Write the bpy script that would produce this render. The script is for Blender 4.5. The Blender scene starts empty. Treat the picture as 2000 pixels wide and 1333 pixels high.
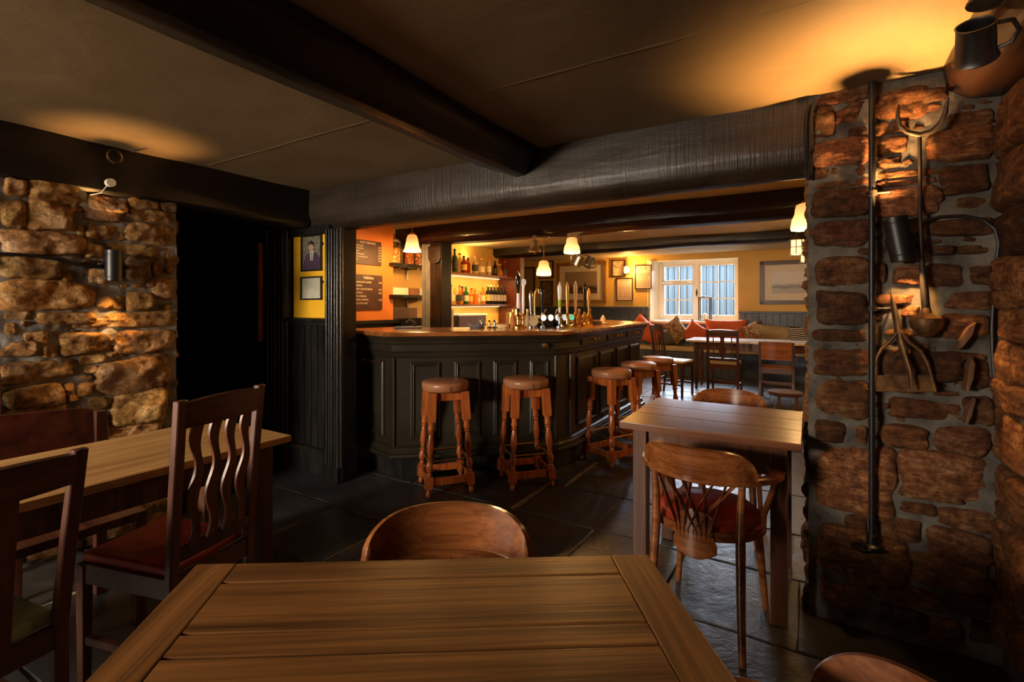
import bpy, bmesh, math, random
from mathutils import Vector, Matrix, noise, Euler
PI = math.pi
random.seed(7)
SC = bpy.context.scene
COL = SC.collection
# ---------------------------------------------------------------- camera frame helpers
H, F, HY, CX = 1.3, 960.0, 595.0, 1000.0
ANG = math.radians(31.1)
S_, C_ = math.sin(ANG), math.cos(ANG)
def W(u, v, z=0.0): return Vector((u*C_ + v*S_, -u*S_ + v*C_, z))
def Pz(px, py, z):
    Y = F*(H-z)/(py-HY); return Vector(((px-CX)/F*Y, Y, z))
def Py(px, py, Y): return Vector(((px-CX)/F*Y, Y, H-(py-HY)/F*Y))
def Pv(px, py, v):
    k = (px-CX)/F; return Py(px, py, v/(k*S_+C_))
def Pu(px, py, u):
    k = (px-CX)/F; return Py(px, py, u/(k*C_-S_))
def uv(p): return (p.x*C_ - p.y*S_, p.x*S_ + p.y*C_)
RZ = -ANG            # heading of the room axes
def T(loc, rz=0.0, rx=0.0, ry=0.0): return Matrix.Translation(loc) @ Euler((rx, ry, rz)).to_matrix().to_4x4()
MROOM = T((0, 0, 0), RZ)   # local x = u, local y = v
def MU(u, v, z=0, rz=0): return T(W(u, v, z), RZ+rz)

cam = bpy.data.cameras.new('camera'); camo = bpy.data.objects.new('camera', cam); COL.objects.link(camo)
camo.location = (0, 0, H); camo.rotation_euler = (PI/2, 0, 0)
cam.sensor_width = 36; cam.lens = 36*F/2000; cam.shift_y = -(666.5-HY)/2000.0
cam.clip_start = 0.05
SC.camera = camo
SC.view_settings.view_transform = 'Standard'
SC.view_settings.look = 'None'
SC.view_settings.gamma = 1
SC.view_settings.exposure = 0.0
SC.view_settings.use_curve_mapping = False

# ---------------------------------------------------------------- materials
class NT:
    def __init__(s, name):
        s.m = bpy.data.materials.new(name); s.m.use_nodes = True
        s.t = s.m.node_tree; s.t.nodes.clear(); s.n = s.t.nodes; s.l = s.t.links
        s.out = s.n.new('ShaderNodeOutputMaterial')
    def node(s, typ, **kw):
        n = s.n.new(typ)
        for k, v in kw.items():
            if k.startswith('i_'):
                key = k[2:]
                key = int(key) if key.isdigit() else key.replace('_', ' ')
                n.inputs[key].default_value = v
            else: setattr(n, k, v)
        return n
    def link(s, a, b): s.l.new(a, b)
    def bsdf(s, **kw):
        b = s.node('ShaderNodeBsdfPrincipled')
        for k, v in kw.items(): b.inputs[k.replace('_', ' ')].default_value = v
        s.link(b.outputs[0], s.out.inputs[0]); return b
    def coord(s, scale=(1, 1, 1), kind='Object', rot=(0, 0, 0)):
        tc = s.node('ShaderNodeTexCoord'); mp = s.node('ShaderNodeMapping')
        mp.inputs['Scale'].default_value = scale; mp.inputs['Rotation'].default_value = rot
        s.link(tc.outputs[kind], mp.inputs[0]); return mp.outputs[0]
    def noise(s, vec, scale=5, detail=4, rough=.55, dist=0):
        n = s.node('ShaderNodeTexNoise'); n.inputs['Scale'].default_value = scale
        n.inputs['Detail'].default_value = detail; n.inputs['Roughness'].default_value = rough
        n.inputs['Distortion'].default_value = dist
        if vec is not None: s.link(vec, n.inputs['Vector'])
        return n.outputs['Fac']
    def ramp(s, fac, stops):
        r = s.node('ShaderNodeValToRGB'); e = r.color_ramp.elements
        while len(e) < len(stops): e.new(.5)
        for el, (p, c) in zip(e, stops):
            el.position = p; el.color = (*c, 1) if len(c) == 3 else c
        s.link(fac, r.inputs[0]); return r.outputs[0]
    def mix(s, fac, a, b, typ='MIX'):
        m = s.node('ShaderNodeMix', data_type='RGBA', blend_type=typ)
        for sock, val in ((m.inputs[0], fac), (m.inputs[6], a), (m.inputs[7], b)):
            if hasattr(val, 'is_output') or isinstance(val, bpy.types.NodeSocket): s.link(val, sock)
            else: sock.default_value = val if not isinstance(val, tuple) or len(val) == 4 else (*val, 1)
        return m.outputs[2]
    def bump(s, h, strength=.3, dist=.01, normal=None):
        b = s.node('ShaderNodeBump'); b.inputs['Strength'].default_value = strength
        b.inputs['Distance'].default_value = dist; s.link(h, b.inputs['Height'])
        if normal is not None: s.link(normal, b.inputs['Normal'])
        return b.outputs[0]
MATS = {}
def plain(name, col, rough=.5, metal=0.0, spec=.5, noise_amt=.15, nscale=8, bump=0.0, bscale=60, coat=0.0, kind='Object'):
    if name in MATS: return MATS[name]
    t = NT(name); b = t.bsdf(Roughness=rough, Metallic=metal)
    b.inputs['Specular IOR Level'].default_value = spec
    b.inputs['Coat Weight'].default_value = coat
    v = t.coord(kind=kind)
    f = t.noise(v, nscale, 5)
    c2 = tuple(max(0, x*(1-noise_amt*2)) for x in col)
    c3 = tuple(min(1, x*(1+noise_amt)) for x in col)
    t.link(t.ramp(f, [(.3, c2), (.7, c3)]), b.inputs['Base Color'])
    if bump: t.link(t.bump(t.noise(v, bscale, 4), bump, .004), b.inputs['Normal'])
    MATS[name] = t.m; return t.m
def wood(name, dark, light, rough=.35, axis='X', scale=1.0, bump=.15, coat=.0, contrast=(.35, .68), spec=.5):
    """grain runs along the object's own axis"""
    if name in MATS: return MATS[name]
    t = NT(name); b = t.bsdf(Roughness=rough); b.inputs['Coat Weight'].default_value = coat; b.inputs['Coat Roughness'].default_value = .15
    b.inputs['Specular IOR Level'].default_value = spec
    sc = {'X': (.9, 30, 30), 'Y': (30, .9, 30), 'Z': (30, 30, .9)}[axis]
    v = t.coord(tuple(x*scale for x in sc))
    f1 = t.noise(v, 1.0, 6, .62, .35)
    v2 = t.coord(tuple(x*scale*5 for x in sc)); f2 = t.noise(v2, 1.0, 3, .5)
    v3 = t.coord((2.2, 2.2, 2.2)); f3 = t.noise(v3, 1.0, 3, .5)
    c = t.ramp(f1, [(contrast[0], dark), (contrast[1], light)])
    fine = t.ramp(f2, [(.35, (.55, .55, .55)), (.6, (1, 1, 1))])
    c = t.mix(.55, c, fine, 'MULTIPLY')
    big = t.ramp(f3, [(.3, (.7, .66, .62)), (.65, (1.0, 1.0, 1.0))])
    c = t.mix(.7, c, big, 'MULTIPLY')
    t.link(c, b.inputs['Base Color'])
    if bump: t.link(t.bump(f2, bump, .002), b.inputs['Normal'])
    MATS[name] = t.m; return t.m
def glow(name, col, strength):
    if name in MATS: return MATS[name]
    t = NT(name); e = t.node('ShaderNodeEmission'); e.inputs[0].default_value = (*col, 1); e.inputs[1].default_value = strength
    t.link(e.outputs[0], t.out.inputs[0]); MATS[name] = t.m; return t.m
def glassy(name, col, rough=.03, alpha_mix=.75):
    """thin glass: mostly transparent with a sharp reflection"""
    if name in MATS: return MATS[name]
    t = NT(name); g = t.node('ShaderNodeBsdfGlossy'); g.inputs['Roughness'].default_value = rough
    tr = t.node('ShaderNodeBsdfTransparent'); tr.inputs[0].default_value = (*col, 1)
    fr = t.node('ShaderNodeFresnel'); fr.inputs[0].default_value = 1.22
    mx = t.node('ShaderNodeMixShader'); t.link(fr.outputs[0], mx.inputs[0]); t.link(tr.outputs[0], mx.inputs[1]); t.link(g.outputs[0], mx.inputs[2])
    t.link(mx.outputs[0], t.out.inputs[0]); MATS[name] = t.m; return t.m

M_OAK = wood('oak_table', (.10, .036, .009), (.42, .185, .05), .42, 'X', 1.0, .25)
M_OAKY = wood('oak_table_ends', (.10, .036, .009), (.40, .175, .047), .42, 'Y', 1.0, .25)
M_PINE = wood('pine_table', (.28, .14, .04), (.58, .34, .12), .5, 'Y', 1.0, .2)
M_TABB = wood('brown_table', (.09, .028, .010), (.30, .105, .036), .32, 'X', .8, .08, coat=.1)
M_CHES = wood('chestnut_varnish', (.16, .045, .012), (.42, .15, .045), .22, 'X', .8, .05, coat=.4)
M_STOOLW = wood('stool_varnish', (.26, .055, .012), (.60, .17, .04), .25, 'Z', .7, .05, coat=.4)
M_DARKW = wood('dark_chair_wood', (.05, .014, .008), (.16, .05, .022), .42, 'Z', .8, .08, coat=.0)
M_DARKX = wood('dark_wood_flat', (.045, .015, .008), (.13, .045, .02), .35, 'X', .8, .08, coat=.2)
M_RAIL = wood('counter_top_wood', (.16, .05, .012), (.50, .18, .045), .22, 'X', .5, .05, coat=.4)
M_LEATH = plain('tan_leather', (.30, .125, .055), .36, bump=.25, bscale=90, noise_amt=.12)
M_REDL = plain('red_leather', (.30, .020, .012), .42, bump=.2, bscale=60)
M_BLACK = plain('black_powder_coat', (.008, .008, .010), .42, spec=.5, noise_amt=.05)
M_IRON = plain('rusty_iron', (.030, .020, .014), .55, .3, bump=.5, bscale=45, noise_amt=.4, nscale=14)
M_BRONZE = plain('bronze_iron', (.17, .085, .030), .5, .55, bump=.5, bscale=50, noise_amt=.4, nscale=20)
M_BRASS = plain('brass', (.72, .46, .14), .28, 1.0, noise_amt=.12)
M_STEEL = plain('steel', (.50, .52, .55), .25, 1.0, noise_amt=.08)
M_PEWT = plain('pewter', (.26, .26, .28), .38, 1.0, noise_amt=.15)
M_WHITE = plain('white_gloss', (.82, .80, .76), .3, noise_amt=.03)
M_CREAM = plain('cream_paint', (.80, .76, .62), .4, noise_amt=.04)
M_FABN = plain('natural_linen', (.50, .42, .28), .9, bump=.4, bscale=200, noise_amt=.08)

# ---------------------------------------------------------------- mesh builder
WMX = {}
class MB:
    def __init__(s, M=None):
        s.bm = bmesh.new(); s.M = M.copy() if M else Matrix.Identity(4); s.mi = 0
        s.col = s.bm.loops.layers.float_color.new('tint'); s.tint = (1, 1, 1, 1)
    def add(s, verts, faces, M=None):
        X = s.M @ M if M is not None else s.M
        vs = [s.bm.verts.new(X @ Vector(v)) for v in verts]; out = []
        for f in faces:
            try: fc = s.bm.faces.new([vs[i] for i in f])
            except ValueError: continue
            fc.material_index = s.mi
            for lp in fc.loops: lp[s.col] = s.tint
            out.append(fc)
        return vs, out
    def box(s, x0, x1, y0, y1, z0, z1, bev=0.0, M=None, taper=None):
        v = [(x0, y0, z0), (x1, y0, z0), (x1, y1, z0), (x0, y1, z0), (x0, y0, z1), (x1, y0, z1), (x1, y1, z1), (x0, y1, z1)]
        if taper is not None:
            cx, cy = (x0+x1)/2, (y0+y1)/2
            v = [(cx+(a-cx)*taper, cy+(b-cy)*taper, c) if c == z0 else (a, b, c) for a, b, c in v]
        f = [(0, 3, 2, 1), (4, 5, 6, 7), (0, 1, 5, 4), (1, 2, 6, 5), (2, 3, 7, 6), (3, 0, 4, 7)]
        vs, fs = s.add(v, f, M)
        if bev > 0:
            es = list({e for fc in fs for e in fc.edges})
            bmesh.ops.bevel(s.bm, geom=es, offset=bev, segments=2, affect='EDGES', profile=.6)
        return s
    def tube(s, pts, r, seg=10, M=None, cap=True, flat=None):
        pts = [Vector(p) for p in pts]; n = len(pts)
        rr = r if isinstance(r, (list, tuple)) else [r]*n
        vs = []; prev = None
        for i, p in enumerate(pts):
            t = (pts[min(i+1, n-1)] - pts[max(i-1, 0)]).normalized()
            if prev is None:
                a = Vector((0, 0, 1)) if abs(t.z) < .9 else Vector((1, 0, 0))
                nx = t.cross(a).normalized()
            else:
                nx = (prev - t*prev.dot(t)).normalized()
            prev = nx; ny = t.cross(nx)
            fl = flat if flat else 1.0
            for k in range(seg):
                an = 2*PI*k/seg
                vs.append(p + nx*math.cos(an)*rr[i] + ny*math.sin(an)*rr[i]*fl)
        fs = []
        for i in range(n-1):
            for k in range(seg):
                k2 = (k+1) % seg
                fs.append((i*seg+k, i*seg+k2, (i+1)*seg+k2, (i+1)*seg+k))
        if cap:
            fs.append(tuple(range(seg))[::-1]); fs.append(tuple((n-1)*seg+k for k in range(seg)))
        s.add(vs, fs, M); return s
    def lathe(s, prof, seg=20, M=None, sx=1.0, sy=1.0):
        vs = []; fs = []; n = len(prof)
        for r, z in prof:
            for k in range(seg):
                a = 2*PI*k/seg; vs.append((r*math.cos(a)*sx, r*math.sin(a)*sy, z))
        for i in range(n-1):
            for k in range(seg):
                k2 = (k+1) % seg
                fs.append((i*seg+k, i*seg+k2, (i+1)*seg+k2, (i+1)*seg+k))
        if prof[0][0] > 1e-5: fs.append(tuple(range(seg))[::-1])
        if prof[-1][0] > 1e-5: fs.append(tuple((n-1)*seg+k for k in range(seg)))
        s.add(vs, fs, M); return s
    def prism(s, poly, z0, z1, M=None, bev=0.0):
        n = len(poly)
        vs = [(x, y, z0) for x, y in poly] + [(x, y, z1) for x, y in poly]
        fs = [tuple(range(n))[::-1], tuple(range(n, 2*n))] + [(i, (i+1) % n, (i+1) % n+n, i+n) for i in range(n)]
        _, f = s.add(vs, fs, M)
        if bev > 0:
            es = list({e for fc in f for e in fc.edges})
            bmesh.ops.bevel(s.bm, geom=es, offset=bev, segments=2, affect='EDGES', profile=.6)
        return s
    def grid(s, fn, nu, nv, M=None, closed_u=False):
        vs = [fn(i/nu, j/nv) for j in range(nv+1) for i in range(nu+1)]
        fs = [(j*(nu+1)+i, j*(nu+1)+i+1, (j+1)*(nu+1)+i+1, (j+1)*(nu+1)+i) for j in range(nv) for i in range(nu)]
        s.add(vs, fs, M); return s
    def sheet(s, fn, th, nu, nv, M=None):
        """closed slab: fn(a,b)->(pos, normal)"""
        A = []; B = []
        for j in range(nv+1):
            for i in range(nu+1):
                p, n = fn(i/nu, j/nv); p = Vector(p); n = Vector(n).normalized()
                A.append(p + n*th/2); B.append(p - n*th/2)
        w = nu+1; o = len(A); fs = []
        for j in range(nv):
            for i in range(nu):
                q = (j*w+i, j*w+i+1, (j+1)*w+i+1, (j+1)*w+i)
                fs.append(q); fs.append(tuple(o+k for k in reversed(q)))
        for i in range(nu):
            fs.append((i+1, i, o+i, o+i+1)); a = nv*w+i; fs.append((a, a+1, o+a+1, o+a))
        for j in range(nv):
            a = j*w; b = (j+1)*w; fs.append((a, b, o+b, o+a)); a += nu; b += nu; fs.append((b, a, o+a, o+b))
        s.add(A+B, fs, M); return s
    def build(s, name, mat, parent=None, local=False, smooth=38, loc=None, label=None):
        """local: the verts are already in the parent's own space"""
        bm = s.bm
        bmesh.ops.recalc_face_normals(bm, faces=bm.faces)
        o = bpy.data.objects.new(name, None)
        if parent is not None:
            X = WMX.get(parent.name, Matrix.Identity(4))
            if not local: bm.transform(X.inverted())
            WMX_self = X
        elif not local:
            if loc is None:
                xs = [v.co for v in bm.verts]
                lo = Vector([min(c[i] for c in xs) for i in range(3)]); hi = Vector([max(c[i] for c in xs) for i in range(3)])
                loc = Vector(((lo.x+hi.x)/2, (lo.y+hi.y)/2, lo.z))
            L = loc if isinstance(loc, Matrix) else Matrix.Translation(loc)
            bm.transform(L.inverted()); WMX_self = L
        else:
            L = loc if isinstance(loc, Matrix) else Matrix.Translation(loc or (0, 0, 0)); WMX_self = L
        if smooth:
            lim = math.radians(smooth)
            for e in bm.edges:
                if len(e.link_faces) == 2: e.smooth = e.calc_face_angle(0) < lim
                else: e.smooth = False
            for f in bm.faces: f.smooth = True
        me = bpy.data.meshes.new(name); bm.to_mesh(me); bm.free()
        bpy.data.objects.remove(o)
        o = bpy.data.objects.new(name, me); COL.objects.link(o)
        for m in (mat if isinstance(mat, (list, tuple)) else [mat]): me.materials.append(m)
        if parent is not None: o.parent = parent
        else:
            o.location = L.to_translation(); o.rotation_euler = L.to_euler()
        WMX[o.name] = WMX_self
        if smooth and len(me.polygons) < 4000:
            wn = o.modifiers.new('wn', 'WEIGHTED_NORMAL'); wn.keep_sharp = True; wn.weight = 80
        if label: o['label'] = label
        return o
def tag(o, label, cat, group=None, kind=None):
    o['label'] = label; o['category'] = cat
    if group: o['group'] = group
    if kind: o['kind'] = kind
    return o
def thing(name, label, cat, M=None, group=None, kind=None):
    o = bpy.data.objects.new(name, None); COL.objects.link(o); M = M or Matrix.Identity(4)
    o.location = M.to_translation(); o.rotation_euler = M.to_euler(); o.empty_display_size = .1
    WMX[o.name] = M.copy(); return tag(o, label, cat, group, kind)
def dup(root, M, label=None, group=None):
    def cp(o, par):
        c = o.copy(); COL.objects.link(c)
        if par is not None: c.parent = par
        for ch in [x for x in bpy.data.objects if x.parent == o]: cp(ch, c)
        return c
    r = cp(root, None); r.location = M.to_translation(); r.rotation_euler = M.to_euler(); WMX[r.name] = M.copy()
    if label: r['label'] = label
    if group: r['group'] = group
    return r
def struct(mb, name, mat, label, cat, **kw):
    return tag(mb.build(name, mat, **kw), label, cat, kind='structure')
def offset_poly(pts, d):
    """offset an open 2D polyline to its right by d, mitred"""
    out = []; n = len(pts)
    for i, p in enumerate(pts):
        p = Vector(p[:2]); dirs = []
        if i > 0: dirs.append((p-Vector(pts[i-1][:2])).normalized())
        if i < n-1: dirs.append((Vector(pts[i+1][:2])-p).normalized())
        ns = [Vector((t.y, -t.x)) for t in dirs]
        if len(ns) == 1: out.append(p+ns[0]*d)
        else:
            m = (ns[0]+ns[1]).normalized(); out.append(p+m*d/max(.3, m.dot(ns[0])))
    return out
def sweep(mb, pts, prof, cap=True):
    """closed profile [(offset_right, z)] swept along plan polyline pts"""
    m = len(prof); vs = []; fs = []
    cols = [offset_poly(pts, o) for o, z in prof]
    for i in range(len(pts)):
        for k in range(m): vs.append((cols[k][i].x, cols[k][i].y, prof[k][1]))
    for i in range(len(pts)-1):
        for k in range(m):
            k2 = (k+1) % m; fs.append((i*m+k, i*m+k2, (i+1)*m+k2, (i+1)*m+k))
    if cap: fs.append(tuple(range(m))[::-1]); fs.append(tuple((len(pts)-1)*m+k for k in range(m)))
    mb.add(vs, fs); return mb
def txt(body, parent, M, size, mat, name='lettering', align='LEFT', sp=1.0, world=True):
    cu = bpy.data.curves.new(name, 'FONT'); cu.body = body; cu.size = size; cu.align_x = align; cu.align_y = 'TOP'
    cu.extrude = .0004; cu.space_line = sp; cu.materials.append(mat); cu.resolution_u = 2
    tmp = bpy.data.objects.new('t', cu); COL.objects.link(tmp)
    me = bpy.data.meshes.new_from_object(tmp.evaluated_get(bpy.context.evaluated_depsgraph_get()))
    bpy.data.objects.remove(tmp); bpy.data.curves.remove(cu)
    if not me.materials: me.materials.append(mat)
    o = bpy.data.objects.new(name, me); COL.objects.link(o); o.parent = parent
    X = WMX[parent.name].inverted() @ M if world else M
    o.location = X.to_translation(); o.rotation_euler = X.to_euler(); return o
def wallframe(origin, xdir, z=None):
    """matrix whose x = xdir (2D horizontal), y = up, z = out of the wall (x cross y)"""
    x = Vector((xdir[0], xdir[1], 0)).normalized(); y = Vector((0, 0, 1)); n = x.cross(y)
    M = Matrix(((x.x, y.x, n.x, origin[0]), (x.y, y.y, n.y, origin[1]), (x.z, y.z, n.z, origin[2]), (0, 0, 0, 1)))
    return M
D1 = (S_, C_); D2 = (C_, -S_)
# ================================================================ setting
CEIL = 2.17
# plaster ceilings
def mat_plaster(name='ceiling_plaster', c1=(.18, .125, .062), c2=(.275, .20, .11)):
    t = NT(name); b = t.bsdf(Roughness=.62)
    b.inputs['Specular IOR Level'].default_value = .25
    v = t.coord((1, 1, 1))
    f = t.noise(v, 1.6, 6, .6, .4); g = t.noise(v, 14, 4)
    t.link(t.ramp(f, [(.3, c1), (.7, c2)]), b.inputs['Base Color'])
    n1 = t.bump(f, .35, .03); t.link(t.bump(g, .12, .004, n1), b.inputs['Normal'])
    return t.m
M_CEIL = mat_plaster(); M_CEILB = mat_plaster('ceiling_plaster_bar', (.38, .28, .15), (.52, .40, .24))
M_YELW = plain('ochre_wall_paint', (.62, .40, .10), .6, noise_amt=.06, nscale=3, bump=.1, bscale=30)
M_ORNW = plain('orange_wall_paint', (.62, .19, .035), .6, noise_amt=.06, nscale=3, bump=.08, bscale=30)
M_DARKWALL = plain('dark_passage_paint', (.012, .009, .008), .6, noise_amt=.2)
def mat_black():
    t = NT('gloss_black_woodwork'); b = t.bsdf(Roughness=.3)
    v = t.coord((9, 9, 1.2)); f = t.noise(v, 3, 5, .6)
    t.link(t.ramp(f, [(.35, (.006, .006, .006)), (.75, (.022, .020, .018))]), b.inputs['Base Color'])
    w = t.noise(t.coord((30, 30, 6)), 2, 5, .7)
    worn = t.ramp(w, [(.69, (0, 0, 0)), (.73, (1, 1, 1))])
    t.link(t.mix(worn, (.26, .26, .26), (.5, .5, .5)), b.inputs['Roughness'])
    t.link(t.bump(f, .25, .004), b.inputs['Normal']); return t.m
M_BLKW = mat_black()
def mat_counter():
    t = NT('counter_front_paint'); b = t.bsdf(Roughness=.36)
    v = t.coord((1, 1, 1)); f = t.noise(v, 3, 6, .65)
    t.link(t.ramp(f, [(.3, (.012, .0095, .006)), (.72, (.029, .0225, .0135))]), b.inputs['Base Color'])
    t.link(t.bump(t.noise(v, 25, 4), .12, .004), b.inputs['Normal']); return t.m
M_CNT = mat_counter()
def mat_beam(name, c1, c2, rough, streak, axisv=(1, 1, 1)):
    t = NT(name); b = t.bsdf(Roughness=rough)
    v = t.coord((1.2, 6, 6)); f = t.noise(v, 2.2, 6, .6, .5)
    t.link(t.ramp(f, [(.3, c1), (.72, c2)]), b.inputs['Base Color'])
    n1 = t.bump(f, .35, .012)
    if streak:
        v2 = t.coord((70, 3, 2.4)); g = t.noise(v2, 1.3, 4, .55)
        n1 = t.bump(g, .5, .006, n1)
    t.link(n1, b.inputs['Normal']); return t.m
M_LINT = mat_beam('adzed_lintel', (.016, .010, .006), (.045, .029, .016), .38, True)
M_BEAM = mat_beam('tarred_beam', (.004, .003, .0025), (.013, .0085, .006), .36, False)
M_BEAMR = mat_beam('brown_beam', (.010, .0045, .003), (.026, .010, .006), .25, False)

# --- floor of slate flags
def mat_slate():
    t = NT('slate_flags'); b = t.bsdf(Roughness=.4)
    at = t.node('ShaderNodeVertexColor', layer_name='tint')
    v = t.coord(); f = t.noise(v, 3.5, 7, .65, .5); g = t.noise(v, 26, 5, .7)
    c = t.ramp(f, [(.28, (.014, .0145, .016)), (.55, (.030, .029, .030)), (.8, (.062, .056, .050))])
    t.link(t.mix(1.0, c, at.outputs[0], 'MULTIPLY'), b.inputs['Base Color'])
    t.link(t.ramp(g, [(.3, (.26, .26, .26)), (.75, (.52, .52, .52))]), b.inputs['Roughness'])
    n = t.bump(f, .5, .02); t.link(t.bump(g, .25, .005, n), b.inputs['Normal']); return t.m
def mat_grout():
    return plain('floor_grout', (.26, .215, .15), .85, bump=.6, bscale=40, noise_amt=.35, nscale=20)
def build_floor():
    mb = MB(MROOM)
    rows = [-2.6, -1.9, -1.25, -.62, .02, .6, 1.05, 1.58, 2.13, 2.68, 3.2, 3.85, 4.4, 5.0, 5.6, 6.3, 6.9, 7.6, 8.2, 8.9, 9.9]
    rnd = random.Random(5)
    fixed = {2.13: [-1.065], 2.68: [-1.615, -1.065], 1.58: [-.62, .3]}
    mb.mi = 1; mb.box(-6.6, 1.6, -2.7, 10.0, -.12, -.010); mb.mi = 0
    for r0, r1 in zip(rows[:-1], rows[1:]):
        xs = []; fx = fixed.get(r0, [])
        x = -6.6
        while x < 1.6:
            xs.append(x); x += rnd.uniform(.5, 1.0)
        xs.append(1.6)
        if fx:
            xs = sorted([q for q in xs if all(abs(q-k) > .38 for k in fx)] + fx)
        for a, b in zip(xs[:-1], xs[1:]):
            g = .007
            k = rnd.uniform(.8, 1.3); mb.tint = (k, k*rnd.uniform(.94, 1.02), k*rnd.uniform(.9, 1.05), 1)
            z = rnd.uniform(-.002, .002)
            j = [rnd.uniform(-.008, .008) for _ in range(4)]
            poly = [(a+g+j[0], r0+g), (b-g+j[1], r0+g+j[2]*.5), (b-g+j[1]+j[3], r1-g), (a+g+j[0], r1-g+j[2]*.5)]
            n = 5
            vs = []
            def L(p, q, t): return (p[0]+(q[0]-p[0])*t, p[1]+(q[1]-p[1])*t)
            ed = []
            for e in range(4):
                for q in range(n):
                    p = L(poly[e], poly[(e+1) % 4], q/n)
                    ed.append((p[0]+rnd.uniform(-.005, .005), p[1]+rnd.uniform(-.005, .005)))
            cx = sum(p[0] for p in ed)/len(ed); cy = sum(p[1] for p in ed)/len(ed)
            m = len(ed)
            top = [(cx+(p[0]-cx)*.985, cy+(p[1]-cy)*.985, z) for p in ed]
            vs = top + [(p[0], p[1], z-.006) for p in ed] + [(p[0], p[1], -.03) for p in ed]
            fs = [tuple(range(m))] + [(i, (i+1) % m, (i+1) % m+m, i+m) for i in range(m)] + [(i+m, (i+1) % m+m, (i+1) % m+2*m, i+2*m) for i in range(m)]
            mb.add(vs, fs)
    struct(mb, 'floor', [mat_slate(), mat_grout()], 'dark slate flagstone floor with pale grout lines', 'floor', smooth=20)
build_floor()

# --- ceilings
def slab_prof(mb, u0, u1, prof, th=.15):
    for (v0, z0), (v1, z1) in zip(prof[:-1], prof[1:]):
        vs = [(u0, v0, z0), (u1, v0, z0), (u1, v1, z1), (u0, v1, z1)]
        vs += [(a, b, c+th) for a, b, c in vs]
        mb.add(vs, [(0, 3, 2, 1), (4, 5, 6, 7), (0, 1, 5, 4), (1, 2, 6, 5), (2, 3, 7, 6), (3, 0, 4, 7)], MROOM)
def wavy_ceiling(name, u0, u1, v0, v1, zf, label):
    mb = MB(MROOM); nu = int((u1-u0)/.12); nv = int((v1-v0)/.12)
    def fn(a, b):
        u = u0+(u1-u0)*a; v = v0+(v1-v0)*b
        return (u, v, zf(v)+.016*noise.noise(Vector((u*.9, v*.9, 3)))+.004*noise.noise(Vector((u*4, v*4, 9)))), (0, 0, 1)
    mb.sheet(lambda a, b: (Vector(fn(a, b)[0])+Vector((0, 0, .06)), (0, 0, 1)), .12, nu, nv)
    if 'front' in name:      # ridge of a plaster joint
        vs = []; n = 70
        for i in range(n+1):
            u = -3.2+3.7*i/n; z = zf(1.65)+.016*noise.noise(Vector((u*.9, 1.65*.9, 3)))+.004*noise.noise(Vector((u*4, 6.6, 9)))
            k = .0035*(.4+.6*abs(noise.noise(Vector((u*3, 1, 1)))))
            vs += [(u, 1.635, z+.004), (u, 1.648, z-k), (u, 1.655, z-k), (u, 1.672, z+.004)]
        mb.add(vs, [(i*4+j, i*4+j+1, i*4+j+5, i*4+j+4) for i in range(n) for j in range(3)])
    struct(mb, name, M_CEIL if 'front' in name else M_CEILB, label, 'ceiling')
wavy_ceiling('ceiling_front', -6.7, .95, -2.7, 2.62, lambda v: CEIL, 'low uneven tan plaster ceiling of the near room')
def zback(v):
    return 2.15 if v < 4.4 else 2.15+(v-4.4)*.022
wavy_ceiling('ceiling_back', -6.7, .95, 2.62, 10.3, zback, 'tan plaster ceiling over the bar and far room')
# joints of the plaster boards seen on the near ceiling
# --- beams
def beam(name, sec, t0, t1, mat, label, along='v', wob=.012, n=60, seed=0, sub=3):
    """sec: closed section [(a,z)]; runs along v (a=u) or along u (a=v)"""
    pts = []
    for i, p in enumerate(sec):
        q = sec[(i+1) % len(sec)]
        for k in range(sub): pts.append((p[0]+(q[0]-p[0])*k/sub, p[1]+(q[1]-p[1])*k/sub))
    m = len(pts); vs = []; fs = []
    ca = sum(p[0] for p in sec)/len(sec); cz = sum(p[1] for p in sec)/len(sec)
    for i in range(n+1):
        t = t0+(t1-t0)*i/n
        for a, z in pts:
            w = wob*noise.noise(Vector((t*1.6+seed, a*5, z*6)))+wob*.35*noise.noise(Vector((t*6, a*14+seed, z*14)))
            aa = a+(a-ca)*w*6; zz = z+(z-cz)*w*4+wob*.8*noise.noise(Vector((t*1.1, seed+7, 0)))*(1 if z < cz else 0)
            vs.append((aa, t, zz) if along == 'v' else (t, aa, zz))
    for i in range(n):
        for k in range(m):
            k2 = (k+1) % m; fs.append((i*m+k, i*m+k2, (i+1)*m+k2, (i+1)*m+k))
    fs.append(tuple(range(m))[::-1]); fs.append(tuple(n*m+k for k in range(m)))
    mb = MB(MROOM); mb.add(vs, fs)
    # beam materials have grain along the object's x
    p0 = W(0, t0, 0) if along == 'v' else W(t0, 0, 0)
    L = T(W(ca, t0, cz) if along == 'v' else W(t0, ca, cz), RZ+(PI/2 if along == 'v' else 0))
    return tag(mb.build(name, mat, loc=L, smooth=50), label, 'beam', kind='structure')
beam('ceiling_beam', [(-1.70, 2.19), (-1.685, 2.125), (-1.43, 2.025), (-1.37, 2.03), (-1.29, 2.11), (-1.275, 2.19)], -2.6, 2.43, M_BEAM,
     'black rough-hewn beam crossing the near ceiling towards the bar', wob=.010, seed=1)
beam('lintel_beam', [(2.42, 2.19), (2.42, 1.97), (2.44, 1.905), (2.48, 1.865), (2.53, 1.855), (2.59, 1.87), (2.60, 1.93), (2.60, 2.19)], -3.62, .02, M_LINT,
     'massive dark adzed lintel beam over the bar opening', along='u', wob=.012, n=90, seed=3)
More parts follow.
